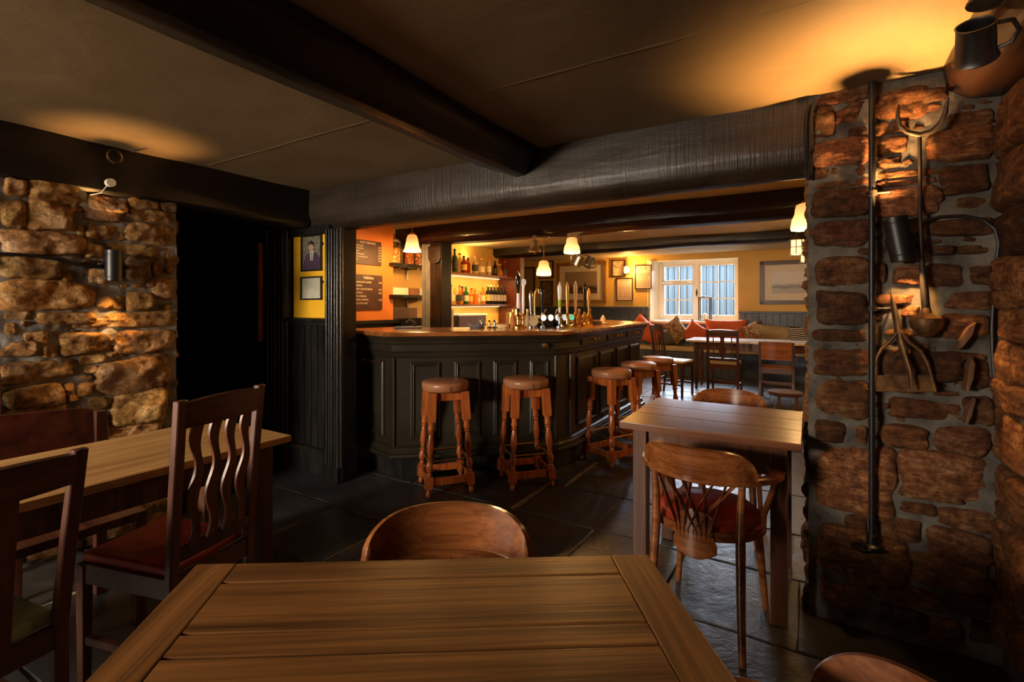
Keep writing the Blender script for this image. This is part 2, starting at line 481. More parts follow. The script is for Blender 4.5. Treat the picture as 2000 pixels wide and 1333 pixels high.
beam('wall_plate_beam', [(-3.27, 2.19), (-3.275, 1.93), (-3.31, 1.895), (-3.72, 1.895), (-3.72, 2.19)], -2.6, 2.42, M_BEAM,
     'black beam along the head of the left stone wall', wob=.014, seed=5)
beam('bar_beam', [(4.1, 2.2), (4.1, 2.02), (4.14, 1.96), (4.22, 1.94), (4.34, 1.96), (4.4, 2.04), (4.4, 2.2)], -4.3, .7, M_BEAMR,
     'glossy brown beam over the bar counter carrying the pendant lamps', along='u', wob=.016, n=90, seed=8)
beam('far_room_beam', [(6.7, 2.3), (6.7, 2.1), (6.76, 2.06), (6.9, 2.06), (6.95, 2.1), (6.95, 2.3)], -6.4, .7, M_BEAM,
     'slim dark beam crossing the far room ceiling by the brass lanterns', along='u', wob=.02, n=90, seed=12)
beam('right_wall_plate', [(.42, 2.19), (.44, 2.10), (.50, 2.055), (.62, 2.04), (.80, 2.03), (.80, 2.19)], -2.6, 2.40, M_BEAMR,
     'dark red-brown beam running to the ceiling corner above the right stone wall', wob=.012, seed=15)

# --- rubble walls
def mat_stone(name, dark, mid, lite, spec=.3, streak=False):
    t = NT(name); b = t.bsdf(Roughness=.68); b.inputs['Specular IOR Level'].default_value = spec
    at = t.node('ShaderNodeVertexColor', layer_name='tint')
    v = t.coord(); f = t.noise(v, 9, 8, .68, .6); g = t.noise(v, 42, 8, .8)
    if streak:
        f2 = t.noise(t.coord((5, 5, 24)), 2.2, 7, .65, .8); mm = t.node('ShaderNodeMath', operation='MULTIPLY_ADD'); mm.inputs[1].default_value = .5
        t.link(f2, mm.inputs[0]); hf = t.node('ShaderNodeMath', operation='MULTIPLY'); hf.inputs[1].default_value = .5; t.link(f, hf.inputs[0]); t.link(hf.outputs[0], mm.inputs[2]); f = mm.outputs[0]
    c = t.ramp(f, [(.34, dark), (.50, mid), (.68, lite)])
    sp = t.ramp(g, [(.36, (.28, .22, .17)), (.58, (1.25, 1.2, 1.12))])
    c = t.mix(.9, c, sp, 'MULTIPLY')
    c = t.mix(1.0, c, at.outputs[0], 'MULTIPLY'); t.link(c, b.inputs['Base Color'])
    n = t.bump(f, .9, .035); t.link(t.bump(g, .9, .012, n), b.inputs['Normal']); return t.m
M_ST_L = mat_stone('granite_tan', (.15, .062, .016), (.46, .25, .07), (.78, .58, .34))
M_ST_R = mat_stone('rust_slate_stone', (.045, .018, .010), (.25, .105, .040), (.58, .36, .17), streak=True)
M_MORTL = plain('lime_mortar_pale', (.23, .215, .195), .85, bump=1.0, bscale=45, noise_amt=.4, nscale=9)
M_MORT = plain('lime_mortar', (.125, .110, .092), .85, bump=1.0, bscale=45, noise_amt=.4, nscale=9)
def add_stone(mb, ca, cb, hw, hh, dep, seed, tilt=0.0, rings=9, seg=34, rough=1.0):
    vs = []; fs = []; rnd = random.Random(seed)
    ph = [rnd.uniform(0, 99) for _ in range(3)]; n_exp = rnd.uniform(3.5, 8)
    skx = rnd.uniform(-.12, .12); skt = rnd.uniform(-.15, .15)
    ct, st = math.cos(tilt), math.sin(tilt); prof = rnd.uniform(6, 11)
    def out(th):
        c, s = math.cos(th), math.sin(th)
        r = (abs(c)**n_exp+abs(s)**n_exp)**(-1/n_exp)
        k = 1.11+.12*noise.noise(Vector((c*1.6+ph[0], s*1.6, ph[1])))+.08*noise.noise(Vector((c*5+ph[1], s*5, ph[2])))
        a = r*c*hw*k; b = r*s*hh*k
        return a+skx*b, b*(1+skt*a/max(hw, .01))
    tl = (rnd.uniform(-.10, .10), rnd.uniform(-.12, .12))
    for j in range(rings):
        t = j/(rings-1); rr = math.sin(t*PI/2)**.9
        for i in range(seg):
            a, b = out(2*PI*i/seg); a *= rr; b *= rr
            hgt = dep*(1-rr**prof)**.6 if rr < 1 else -.012
            q = Vector((ca+a, cb+b, ph[0]*.1))
            hgt += rough*((.020*noise.noise(q*8)+.011*noise.noise(q*22)+.005*noise.noise(q*55))*(1-rr**10)) + (a*tl[0]+b*tl[1])*(1-rr**6)
            x = ca+a*ct-b*st; y = cb+a*st+b*ct
            if j == 0 and i > 0: continue
            vs.append((x, y, hgt))
    for i in range(seg): fs.append((0, 1+i, 1+(i+1) % seg))
    for j in range(1, rings-1):
        o = 1+(j-1)*seg; p = o+seg
        for i in range(seg):
            i2 = (i+1) % seg; fs.append((o+i, p+i, p+i2, o+i2))
    mb.add(vs, fs)
def mortar_sheet(mb, a0, a1, b0, b1, th=.08, step=.012):
    na = max(1, int((a1-a0)/step)); nb = max(1, int((b1-b0)/step))
    def fn(s, t):
        a = a0+(a1-a0)*s; b = b0+(b1-b0)*t; q = Vector((a, b, 5))
        return (a, b, -th/2+.008+.016*noise.noise(q*5)+.010*noise.noise(q*15)+.006*noise.noise(q*38)), (0, 0, 1)
    mb.sheet(fn, th, na, nb)
def fill_courses(mb, a0, a1, b0, b1, seed, base, wmin=.10, wmax=.34, hmin=.06, hmax=.15, dep=.03, seg=26, rings=7):
    rnd = random.Random(seed); b = b0
    while b < b1-.03:
        h = min(rnd.uniform(hmin, hmax), b1-b); a = a0-rnd.uniform(0, .1)
        while a < a1:
            w = rnd.uniform(wmin, wmax)*(.7+h/hmax*.6)
            aa, ae = max(a, a0), min(a+w, a1)
            if ae-aa > .04:
                k = rnd.uniform(.65, 1.2); mb.tint = (k*base[0]*rnd.uniform(.9, 1.1), k*base[1], k*base[2]*rnd.uniform(.85, 1.15), 1)
                hh = h*rnd.uniform(.72, .95)
                add_stone(mb, (aa+ae)/2, b+h/2+rnd.uniform(-.01, .01), max(.02, (ae-aa)/2-.012), max(.015, hh/2-.008), dep*rnd.uniform(.6, 1.3), rnd.random()*1e6, rnd.uniform(-.05, .05), rings, seg)
            a += w
        b += h
# ---- left stone wall (stones traced at their own places)
UL = -3.32
LW = [(22,25,130,110,1.05),(135,40,405,140,1),(448,112,640,190,.75),(640,118,790,180,.7),(800,110,885,190,.35),(5,138,130,265,1.05),(140,150,360,280,1.05),
(352,155,430,192,.8),(430,178,636,240,.45),(640,182,860,238,.7),(388,262,425,315,.9),(435,258,622,328,.9),(628,248,860,345,.75),(5,290,425,405,1.1),(428,352,520,418,1.1),
(540,352,790,405,.8),(632,408,755,545,.4),(765,445,826,510,.55),(830,395,872,495,.8),(5,415,310,525,.85),(308,490,358,550,1.3),(385,498,420,545,.7),(445,478,535,550,1.0),
(5,537,470,678,1.3),(490,615,628,680,1.1),(634,592,762,682,.95),(768,520,870,630,.9),(732,520,765,565,.6),(815,655,860,680,1.1),(30,690,150,728,.85),(105,737,150,768,.7),
(25,747,80,808,1.0),(120,790,240,850,1.25),(185,694,470,752,.95),(537,694,862,766,1.05),(370,722,535,768,.8),(305,797,545,898,1.05),(549,824,582,860,.8),(586,784,862,893,1.05),
(0,842,195,915,1.0),(205,857,285,922,.85),(405,905,530,950,.9),(535,892,640,918,.95),(648,900,840,922,.5),(0,937,362,1035,.8),(425,960,490,998,1.0),(484,925,848,1100,.8),
(374,1015,460,1045,.8),(322,1048,370,1090,1.3),(388,1047,458,1115,1.2),(340,1108,405,1140,1.1),(38,1062,315,1172,.8),(565,1092,830,1248,1.3),(440,1122,540,1178,.7),
(548,1252,800,1345,1.45),(0,1170,330,1260,.8),(340,1190,540,1330,.8),(30,1270,320,1345,.9)]
BOXES = []
def gap_fill(mb, boxes, a0, a1, b0, b1, n, seed, base):
    rnd = random.Random(seed); tries = 0; k = 0; bx = list(boxes)
    while k < n and tries < 6000:
        tries += 1
        w = rnd.uniform(.012, .05)*(1 if tries < 3000 else .7); h = w*rnd.uniform(.35, .9); a = rnd.uniform(a0+w, a1-w); b = rnd.uniform(b0+h, b1-h)
        g = .005
        if any(a-w-g < x1 and a+w+g > x0 and b-h-g < y1 and b+h+g > y0 for x0, x1, y0, y1 in bx): continue
        bx.append((a-w, a+w, b-h, b+h)); k += 1; q = rnd.uniform(.5, 1.1)
        mb.tint = (q*base[0], q*base[1], q*base[2]*rnd.uniform(.8, 1.1), 1)
        add_stone(mb, a, b, w, h, min(.016, h*.7), rnd.random()*1e6, rnd.uniform(-.3, .3), 6, 18)
def px_stone(mb, fn, x0, y0, x1, y1, k, seed, base, dep=.035, asgn=0):
    p = [fn(*q) for q in ((x0, y0), (x1, y0), (x1, y1), (x0, y1))]
    def ab(q):
        u, v = uv(q); return ((v, q.z) if asgn == 0 else (u, q.z))
    P = [ab(q) for q in p]
    a = sorted([(P[0][0]+P[3][0])/2, (P[1][0]+P[2][0])/2]); b0 = (P[2][1]+P[3][1])/2; b1 = (P[0][1]+P[1][1])/2
    tilt = math.atan2((P[1][1]-P[0][1]+P[2][1]-P[3][1])/2, (a[1]-a[0]))
    tilt *= .0
    rnd = random.Random(seed); mb.tint = (k*base[0], k*base[1]*rnd.uniform(.93, 1.04), k*base[2]*rnd.uniform(.85, 1.1), 1)
    hw = (a[1]-a[0])/2; hh = (b1-b0)/2
    BOXES.append((a[0], a[1], b0, b1))
    add_stone(mb, (a[0]+a[1])/2, (b0+b1)/2, hw*.98, hh*.99, min(dep, .4*min(hw, hh)+.012), seed, rnd.uniform(-.03, .03), 12 if hw > .08 else 8, 44 if hw > .08 else 24)
MLW = wallframe(W(UL, 0, 0), D1)
mb = MB(MLW); mb.mi = 0
for i, (x0, y0, x1, y1, k) in enumerate(LW):
    px_stone(mb, lambda a, b: Pu(a/2.563, 340+b/2.563, UL+.015), x0, y0, x1, y1, k, 100+i, (1, 1, 1))
gap_fill(mb, BOXES, .745, 1.49, .55, 1.88, 55, 31, (.95, .95, .95)); BOXES.clear()
zc = Pu(170, 872, UL).z
fill_courses(mb, .70, 1.50, .0, zc-.01, 3, (.9, .9, .9))
fill_courses(mb, -1.2, .70, .0, 1.9, 4, (.9, .9, .9), wmin=.14, wmax=.42, hmin=.09, hmax=.17, seg=20, rings=6)
mb.tint = (1, 1, 1, 1); mb.mi = 1
mortar_sheet(mb, -1.2, 1.515, 0, 2.0)
mb.mi = 1; mb.box(-1.2, 1.505, 0, 2.0, -.55, -.02)
#, facing the doorway
struct(mb, 'wall_left', [M_ST_L, M_MORTL], 'rubble wall of golden granite blocks in grey mortar at the left', 'wall', smooth=60)
mb = MB(wallframe(W(-3.86, 1.505, 0), D2)@Matrix.Rotation(PI, 4, 'Y')@Matrix.Translation((-.54, 0, 0)))
fill_courses(mb, 0.02, .52, 0, 1.9, 9, (.6, .6, .6), seg=20, rings=6); mb.mi = 1
struct(mb, 'wall_jamb', [M_ST_L, M_MORT], 'stone side of the dark doorway opening', 'wall', smooth=60)

# ---- right stone pier
VP_ = 2.42
PR = [ # full-frame pixels
(1598,172,1700,199,.8),(1592,202,1694,217,.7),(1590,221,1630,266,.55),(1632,211,1678,240,.8),(1658,247,1694,266,.45),(1589,271,1696,323,1.0),(1590,326,1638,347,.6),(1640,325,1690,345,.75),
(1595,352,1696,366,.7),(1589,370,1696,420,.45),(1590,431,1694,480,.55),(1596,502,1700,557,.6),(1600,571,1694,631,.38),(1590,645,1690,668,.5),(1593,684,1694,734,.7),(1596,748,1694,815,.75),
(1594,824,1650,865,.35),(1672,834,1694,870,.9),
(1712,174,1812,230,.9),(1780,172,1850,200,.55),(1755,205,1838,222,.8),(1712,236,1772,262,.8),(1712,266,1772,300,.9),(1815,250,1942,312,1.15),(1716,306,1760,326,.7),(1712,332,1828,346,.9),(1712,349,1830,361,.8),
(1706,366,1838,422,1.25),(1840,322,1930,376,.45),(1870,385,1925,405,.5),(1818,428,1938,460,.4),(1856,215,1942,245,.6),
(1706,515,1730,552,.6),(1748,518,1808,556,.95),(1814,518,1880,560,.5),(1896,521,1938,556,.4),(1822,480,1864,498,.4),(1870,479,1938,496,.5),(1706,576,1796,596,1.05),(1760,597,1796,620,.8),(1708,602,1745,626,.4),
(1838,571,1938,604,.8),(1838,614,1932,660,.95),(1712,645,1796,657,.7),(1760,690,1880,744,.4),(1877,691,1928,704,.75),(1900,704,1935,758,.6),(1722,686,1812,735,.45),(1740,762,1872,772,.7),
(1745,784,1874,820,.7),(1826,834,1934,891,.8),(1720,834,1812,876,.85),(1884,778,1942,828,.6),
(1597,878,1746,1004,1.3),(1762,886,1926,972,1.25),(1758,958,1878,980,.8),(1760,984,1828,1006,.7),(1834,998,1946,1038,.9),(1650,1006,1692,1044,.6),(1716,1014,1800,1058,.8),(1816,1040,1938,1102,.75),
(1780,1092,1926,1120,.8),(1598,1040,1772,1142,1.0),(1602,1120,1688,1190,1.1),(1780,1122,1942,1156,.8),(1700,1150,1848,1186,.65),(1850,1162,1940,1204,.4),(1720,1190,1812,1230,.3),(1818,1212,1880,1258,.7),(1896,1216,1942,1258,.4)]
MPR = wallframe(W(0, VP_, 0), D2)
mb = MB(MPR)
for i, (x0, y0, x1, y1, k) in enumerate(PR):
    px_stone(mb, lambda a, b: Pv(a, b, VP_-.02), x0, y0, x1, y1, k, 400+i, (1, .96, .95), asgn=1, dep=.03)
gap_fill(mb, BOXES, .03, .58, .12, 2.12, 110, 32, (.8, .78, .75)); BOXES.clear()
fill_courses(mb, .02, .60, 0, Pv(1780, 1255, VP_).z-.01, 13, (.8, .8, .8))
mb.tint = (1, 1, 1, 1); mb.mi = 1
mortar_sheet(mb, 0.0, .62, 0, 2.19)
mb.box(0.005, .66, 0, 2.19, -.62, -.02)
struct(mb, 'wall_pier', [M_ST_R, M_MORT], 'rust-brown rubble stone pier beside the bar opening, hung with iron tools', 'wall', smooth=60)
mb = MB(wallframe(W(.012, VP_, 0), (-D1[0], -D1[1])))
mb.tint = (1, 1, 1, 1)
# side of the pier, facing the far room
fill_courses(mb, -.60, -.03, 0, 2.15, 17, (.85, .82, .8), seg=20, rings=6, dep=.022)
mb.mi = 1; mb.tint = (1, 1, 1, 1); mortar_sheet(mb, -.62, -.01, 0, 2.15)
struct(mb, 'wall_pier_side', [M_ST_R, M_MORT], 'side of the stone pier turned to the tables of the far room', 'wall', smooth=60)

UR = .60
mb = MB(wallframe(W(UR, 0, 0), (-D1[0], -D1[1])))
RW = [(1958,188,1999,300,.85),(1958,305,1999,408,.7),(1956,420,1999,500,.3),(1952,508,1999,600,1.15),(1948,606,1999,662,1.3),(1950,668,1975,740,.8),(1976,672,1999,742,1.25),(1950,745,1999,800,.9),
(1954,806,1999,898,1.35),(1954,914,1999,990,1.0),(1966,994,1999,1024,.6),(1958,1030,1999,1170,1.0),(1962,1180,1999,1260,.8)]
for i, (x0, y0, x1, y1, k) in enumerate(RW):
    p = [Pu(*q, UR) for q in ((x0, y0), (x1, y0), (x1, y1), (x0, y1))]
    vv = [uv(q)[1] for q in p]; a0, a1 = -vv[0], -vv[1]+.14
    b1 = (p[0].z+p[1].z)/2; b0 = (p[2].z+p[3].z)/2
    mb.tint = (k, k*.95, k*.9, 1)
    add_stone(mb, (a0+a1)/2, (b0+b1)/2, abs(a1-a0)/2, (b1-b0)/2, .04, 700+i, 0, 11, 40)
fill_courses(mb, -2.06, .6, 0, 2.0, 21, (.9, .85, .8), wmin=.16, wmax=.42, hmin=.1, hmax=.2, seg=20, rings=6)
mb.mi = 1; mb.tint = (1, 1, 1, 1); mortar_sheet(mb, -2.44, .6, 0, 2.19, step=.03); mb.box(-2.44, .6, 0, 2.19, -.3, -.03)
struct(mb, 'wall_right', [M_ST_R, M_MORT], 'rubble stone wall at the right edge, meeting the pier in a corner', 'wall', smooth=60)

# ---- plain shell: rear of the near room with its daylight window, far room walls
def wallbox(name, u0, u1, v0, v1, z0, z1, mat, label, holes=None):
    mb = MB(MROOM)
    if not holes: mb.box(u0, u1, v0, v1, z0, z1)
    else:
        a0, a1, b0, b1 = holes
        mb.box(u0, a0, v0, v1, z0, z1); mb.box(a1, u1, v0, v1, z0, z1)
        mb.box(a0, a1, v0, v1, z0, b0); mb.box(a0, a1, v0, v1, b1, z1)
    return struct(mb, name, mat, label, 'wall', smooth=0)
wallbox('wall_rear', -3.9, .95, -2.75, -2.6, 0, 2.3, M_YELW, 'ochre wall closing the near room, with a small window')
wallbox('wall_left_rear', -4.0, -3.4, -2.7, -1.15, 0, 2.3, M_YELW, 'ochre wall left of the near room behind the stone wall')
wallbox('wall_right_rear', .62, .95, -2.7, -.55, 0, 2.3, M_YELW, 'ochre wall right of the near room')
wallbox('wall_leak_stop', -6.7, -5.3, 2.44, 2.50, 0, 2.4, M_DARKWALL, 'unseen dark wall added to stop sky light leaking in behind the bar')  # added out of view to close the gap where sky light leaked in
wallbox('wall_far_right', .62, .95, 2.9, 10.4, 0, 2.6, M_YELW, 'ochre right wall of the far room')
wallbox('wall_far_left', -6.7, -6.5, 2.3, 10.4, 0, 2.6, M_YELW, 'ochre left wall of the far room')
VF = 9.8
wallbox('wall_back', -6.6, .9, VF, VF+.5, 0, 2.6, M_YELW, 'ochre far wall with posters, pictures and the window', (-2.70, -1.10, .98, 2.16))
# bar back wall (orange then ochre), doorway passage
wallbox('wall_bar', -4.06, -3.82, 2.50, 3.86, 0, 2.3, M_ORNW, 'orange wall behind the bar carrying the chalk menus')
wallbox('wall_bar_ochre', -4.16, -4.02, 3.86, 4.86, 0, 2.3, M_YELW, 'ochre wall behind the bar under the jar shelf')
wallbox('wall_bar_back', -4.56, -4.40, 4.80, 6.95, 0, 2.3, M_YELW, 'ochre wall behind the bottle shelves')
wallbox('wall_bar_return', -4.42, -4.10, 4.82, 4.90, 0, 2.3, M_YELW, 'short ochre return wall beside the bottle shelves')
wallbox('wall_bar_end', -4.56, -3.98, 6.86, 6.98, 0, 2.3, plain('maroon_wall', (.12, .022, .010), .45), 'maroon end wall of the bottle shelves')
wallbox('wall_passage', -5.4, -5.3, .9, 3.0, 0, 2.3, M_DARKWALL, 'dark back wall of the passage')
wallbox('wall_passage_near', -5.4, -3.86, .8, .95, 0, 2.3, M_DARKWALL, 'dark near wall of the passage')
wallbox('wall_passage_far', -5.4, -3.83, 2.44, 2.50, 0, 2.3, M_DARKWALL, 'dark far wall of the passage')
# ---- partition between doorway and bar (black beaded boarding, ochre panel above)
def fluted(mb, u0, u1, v0, v1, z0, z1, n):
    """post with vertical beads on its two near faces"""
    mb.box(u0, u1, v0, v1, z0, z1, bev=.004)
    for k in range(n):
        a = u0+(u1-u0)*(k+.5)/n; r = (u1-u0)/n*.36*(1 if k % 2 == 0 else .6)
        mb.tube([W(a, v0-.002, z0), W(a, v0-.002, z1)], r, 10) if False else None
    return mb
def post(name, u0, u1, v0, v1, z1, n, label, seed):
    mb = MB(MROOM); rnd = random.Random(seed)
    mb.box(u0, u1, v0, v1, 0, z1, bev=.006)
    for k in range(n):
        a = u0+(u1-u0)*(k+.5)/n; r = (u1-u0)/n*(.42 if k % 2 == 0 else .26)
        mb.tube([(a, v0, .02), (a+rnd.uniform(-.001, .001), v0-.001, z1*.5), (a, v0, z1-.01)], r, 12)
    mb.tube([(u0, v0+.02, .02), (u0, v0+.02, z1)], .014, 10); mb.tube([(u1, v0+.02, .02), (u1, v0+.02, z1)], .014, 10)
    mb.box(u0-.01, u1+.01, v0-.022, v1, 0, .12, bev=.006)
    return struct(mb, name, M_BLKW, label, 'post', smooth=40)
post('trim_1', -3.79, -3.54, 2.40, 2.52, 1.90, 5, 'moulded gloss black door post between doorway and ochre panel', 1)
post('trim_2', -3.06, -2.91, 2.40, 2.56, 1.86, 5, 'moulded gloss black post between ochre panel and bar', 2)
mb = MB(MROOM)
mb.box(-3.54, -3.06, 2.475, 2.56, 0, 1.86)
mb.box(-3.54, -3.06, 2.40, 2.48, 1.165, 1.195, bev=.008); mb.box(-3.54, -3.06, 2.43, 2.48, 1.14, 1.165, bev=.006)
mb.box(-3.54, -3.06, 2.43, 2.48, 0, .18, bev=.008); mb.box(-3.54, -3.06, 2.42, 2.48, .17, .205, bev=.006)
for k in range(6):
    a = -3.54+.48*k/6; mb.box(a+.003, a+.076, 2.455, 2.48, .2, 1.145, bev=.006)
mb.box(-3.54, -3.06, 2.44, 2.56, 1.84, 1.92)
struct(mb, 'wall_partition', M_BLKW, 'black beaded boarding below the ochre panel', 'wall')
mb = MB(MROOM); mb.box(-3.525, -3.075, 2.462, 2.474, 1.197, 1.835, bev=.002)
struct(mb, 'wall_panel', plain('bright_ochre_panel', (.90, .50, .02), .5, noise_amt=.03), 'bright ochre painted panel between the black posts', 'wall')
# black boarding right of the post down to the bar (returns along v)
mb = MB(MROOM)
mb.box(-3.8, -3.72, 2.50, 4.7, 1.10, 1.14, bev=.006); mb.box(-3.8, -3.76, 2.50, 4.1, 0, 1.10)
mb.box(-3.78, -3.70, 3.86, 4.7, 1.06, 1.15, bev=.006)
struct(mb, 'trim_3', M_BLKW, 'black dado ledge along the wall under the chalk menus', 'trim')
# doorway contents
t_ = thing('passage_door', 'dark half-open door with a red-brown frame in the unlit passage', 'door', MU(-5.2, 1.75, 0))
mb = MB(MROOM); mb.box(-5.24, -5.18, 1.86, 2.44, .02, 1.85, bev=.004)
for z in (.35, 1.05): mb.box(-5.19, -5.165, 1.94, 2.36, z, z+.55, bev=.01)
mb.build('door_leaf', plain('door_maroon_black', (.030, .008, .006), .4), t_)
mb = MB(MROOM)
mb.box(-5.26, -5.12, 1.76, 1.86, 0, 1.95, bev=.008); mb.box(-5.26, -5.12, 1.76, 2.46, 1.85, 1.95, bev=.008)
mb.build('door_frame', plain('door_frame_red_brown', (.10, .022, .010), .4), t_)
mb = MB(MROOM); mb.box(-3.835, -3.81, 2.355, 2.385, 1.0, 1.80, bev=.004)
mb.build('edge_strip', plain('orange_lit_edge', (.95, .30, .06), .35), bpy.data.objects['trim_1'], label='narrow wooden door-edge strip with orange light painted into its colour')  # warm light falling on the door edge is put into this orange
t_ = thing('passage_notice', 'faint printed notice on the dark door in the passage', 'notice', MU(-5.17, 2.16, 1.38))
mb = MB(MROOM); mb.box(-5.160, -5.154, 2.05, 2.34, 1.36, 1.60); mb.build('sheet', plain('notice_red', (.16, .05, .03), .7), t_)
for r in range(4):
    mb = MB(MROOM)
    for c in range(5): mb.box(-5.153, -5.150, 2.07+c*.052, 2.11+c*.052, 1.38+r*.052, 1.42+r*.052)
    mb.build('print', plain('notice_print', (.30, .12, .07), .7), t_)
# posts of the bar back
mb = MB(MROOM); mb.box(-3.53, -3.37, 4.12, 4.30, 0, 1.97, bev=.008)
struct(mb, 'trim_4', M_BLKW, 'square black post rising from the bar to the brown beam', 'post')
mb = MB(MROOM); mb.box(-3.67, -3.532, 4.15, 4.19, 0, 2.02, bev=.006); mb.box(-3.66, -3.62, 4.138, 4.15, 0, 2.0, bev=.003)
struct(mb, 'trim_5', plain('grey_blue_paint', (.22, .23, .26), .4), 'grey painted board beside the square black post', 'trim')
# ---- wainscot of the far room
M_NAVY = plain('navy_boarding', (.045, .070, .125), .42, noise_amt=.25, nscale=12)
def wainscot(name, u0, u1, v, z1, label, pitch=.11, cap=True):
    mb = MB(MROOM); n = int((u1-u0)/pitch)
    mb.box(u0, u1, v-.02, v, 0, z1)
    for k in range(n+1):
        a = u0+k*pitch; e = min(a+pitch-.008, u1)
        if e > a+.01: mb.box(a, e, v-.036, v-.018, .1, z1-.02, bev=.004)
    if cap: mb.box(u0-.01, u1+.01, v-.075, v, z1-.02, z1+.015, bev=.006)
    return struct(mb, name, M_NAVY, label, 'wainscot')
wainscot('trim_6', -6.4, -2.72, VF, 1.24, 'navy boarded wainscot left of the far window')
wainscot('trim_7', -1.08, .66, VF, 1.16, 'navy boarded wainscot right of the far window')
wainscot('trim_8', -2.72, -1.08, VF, .93, 'dark boarding under the window sill', cap=False)
# ---- window
t_ = thing('window_1', 'cream painted casement window of the far room, bright with daylight', 'window', MU(-1.9, VF+.34, .98), kind='structure')
wu0, wu1, wz0, wz1, wv = -2.60, -1.10, 1.0, 2.16, VF+.34
M_WIN = plain('window_cream', (.86, .82, .70), .4, noise_amt=.02)
mb = MB(MROOM)
for a, b, c, d in ((wu0, wu0+.06, wz0, wz1), (wu1-.05, wu1, wz0, wz1), (wu0, wu1, wz0, wz0+.05), (wu0, wu1, wz1-.06, wz1), (-1.90, -1.84, wz0, wz1)):
    mb.box(a, b, wv-.05, wv+.05, c, d, bev=.004)
mb.build('window_frame', M_WIN, t_)
def sash(name, u0, u1, z0, z1, cols, rws, s=.045, b=.022):
    mb = MB(MROOM)
    mb.box(u0, u0+s, wv-.035, wv+.02, z0, z1, bev=.003); mb.box(u1-s, u1, wv-.035, wv+.02, z0, z1, bev=.003)
    mb.box(u0, u1, wv-.035, wv+.02, z0, z0+s, bev=.003); mb.box(u0, u1, wv-.035, wv+.02, z1-s, z1, bev=.003)
    for k in range(1, cols):
        a = u0+s+(u1-u0-2*s)*k/cols; mb.box(a-b/2, a+b/2, wv-.025, wv+.015, z0+s, z1-s)
    for k in range(1, rws):
        a = z0+s+(z1-z0-2*s)*k/rws; mb.box(u0+s, u1-s, wv-.025, wv+.015, a-b/2, a+b/2)
    o = mb.build(name, M_WIN, t_)
    mb = MB(MROOM); mb.box(u0+s*.6, u1-s*.6, wv-.004, wv, z0+s*.6, z1-s*.6)
    mb.build('pane', glassy('window_glass', (.97, .98, 1.0), .35), o); return o
sash('sash', -2.54, -1.90, 1.74, 2.10, 2, 1)
sash('sash', -2.54, -1.90, 1.05, 1.73, 2, 2)
sash('sash', -1.84, -1.15, 1.05, 2.10, 2, 3)
mb = MB(MROOM); mb.tube([(-2.32, wv-.05, 1.735), (-2.12, wv-.06, 1.745), (-2.02, wv-.05, 1.74)], .008, 8); mb.build('window_latch', M_BRASS, t_)
mb = MB(MROOM); mb.tube([(-1.87, wv-.07, 1.46), (-1.87, wv-.075, 1.60)], .009, 8); mb.box(-1.885, -1.855, wv-.07, wv-.045, 1.5, 1.56); mb.build('window_handle', M_BLACK, t_)
mb = MB(MROOM)
mb.box(-2.70, -1.10, VF-.06, VF+.30, .955, .985, bev=.006)
mb.build('window_sill', M_WIN, t_)
mb = MB(MROOM)   # reveals, cream
mb.add([(-2.735, VF-.002, .985), (-2.735, VF-.002, 2.21), (-2.60, wv-.03, 2.16), (-2.60, wv-.03, .985), (-2.76, VF-.002, .985), (-2.76, VF-.002, 2.21), (-2.76, wv, 2.21), (-2.76, wv, .985)],
       [(0, 1, 2, 3), (4, 7, 6, 5), (0, 4, 5, 1), (1, 5, 6, 2), (2, 6, 7, 3), (3, 7, 4, 0)])
mb.box(-2.735, -1.10, VF, VF+.4, 2.15, 2.17)
mb.build('window_reveal', plain('reveal_cream', (.92, .84, .62), .55, noise_amt=.03), t_)
# outside: slate-hung wall and paving that the window looks on
t = NT('outside_slats'); b = t.bsdf(Roughness=.9); b.inputs['Specular IOR Level'].default_value = 0
v = t.coord((1, 1, 1)); w = t.node('ShaderNodeTexWave', wave_type='BANDS', bands_direction='X'); w.inputs['Scale'].default_value = 2.6; w.inputs['Distortion'].default_value = .6
t.link(v, w.inputs[0]); t.link(t.ramp(w.outputs['Fac'], [(.1, (.0090, .0125, .0148)), (.5, (.0125, .0165, .0190))]), b.inputs['Base Color'])
mb = MB(MROOM); mb.box(-6, 3, 12.6, 12.8, 0, 2.45)
for k in range(60): mb.box(-6+k*.15, -6+k*.15+.13, 12.57, 12.6, 0, 2.3, bev=.004)
mb.box(-6, 3, 12.5, 12.62, 2.28, 2.36)
struct(mb, 'outside_wall', t.m, 'grey boarded wall across the yard seen through the far window', 'wall', loc=MU(0, 12.6, 0))
mb = MB(MROOM); mb.box(-6, 3, 10.3, 12.8, -.1, 0)
struct(mb, 'outside_ground', plain('yard_paving', (.02, .02, .02), .9, spec=0), 'pale paved yard outside the far window', 'ground')
# ---- electrics in world: sky
w = bpy.data.worlds.new('World'); SC.world = w; w.use_nodes = True
bg = w.node_tree.nodes['Background']; bg.inputs[0].default_value = (.78, .88, 1, 1); bg.inputs[1].default_value = 125
def area(name, M, sx, sy, power, col, spread=None, portal=False):
    l = bpy.data.lights.new(name, 'AREA'); l.shape = 'RECTANGLE'; l.size = sx; l.size_y = sy; l.energy = power; l.color = col
    if spread: l.spread = spread
    if portal: l.cycles.is_portal = True
    o = bpy.data.objects.new(name, l); COL.objects.link(o)
    o.location = M.to_translation(); o.rotation_euler = M.to_euler(); return o
def face(p, d):
    """area light at p pointing along d"""
    q = Vector(d).to_track_quat('-Z', 'Y'); return Matrix.Translation(p) @ q.to_matrix().to_4x4()
area('window_portal', face(W(-1.85, VF+.42, 1.58), W(0, -1, 0)), 1.5, 1.2, 1, (1, 1, 1), portal=True)
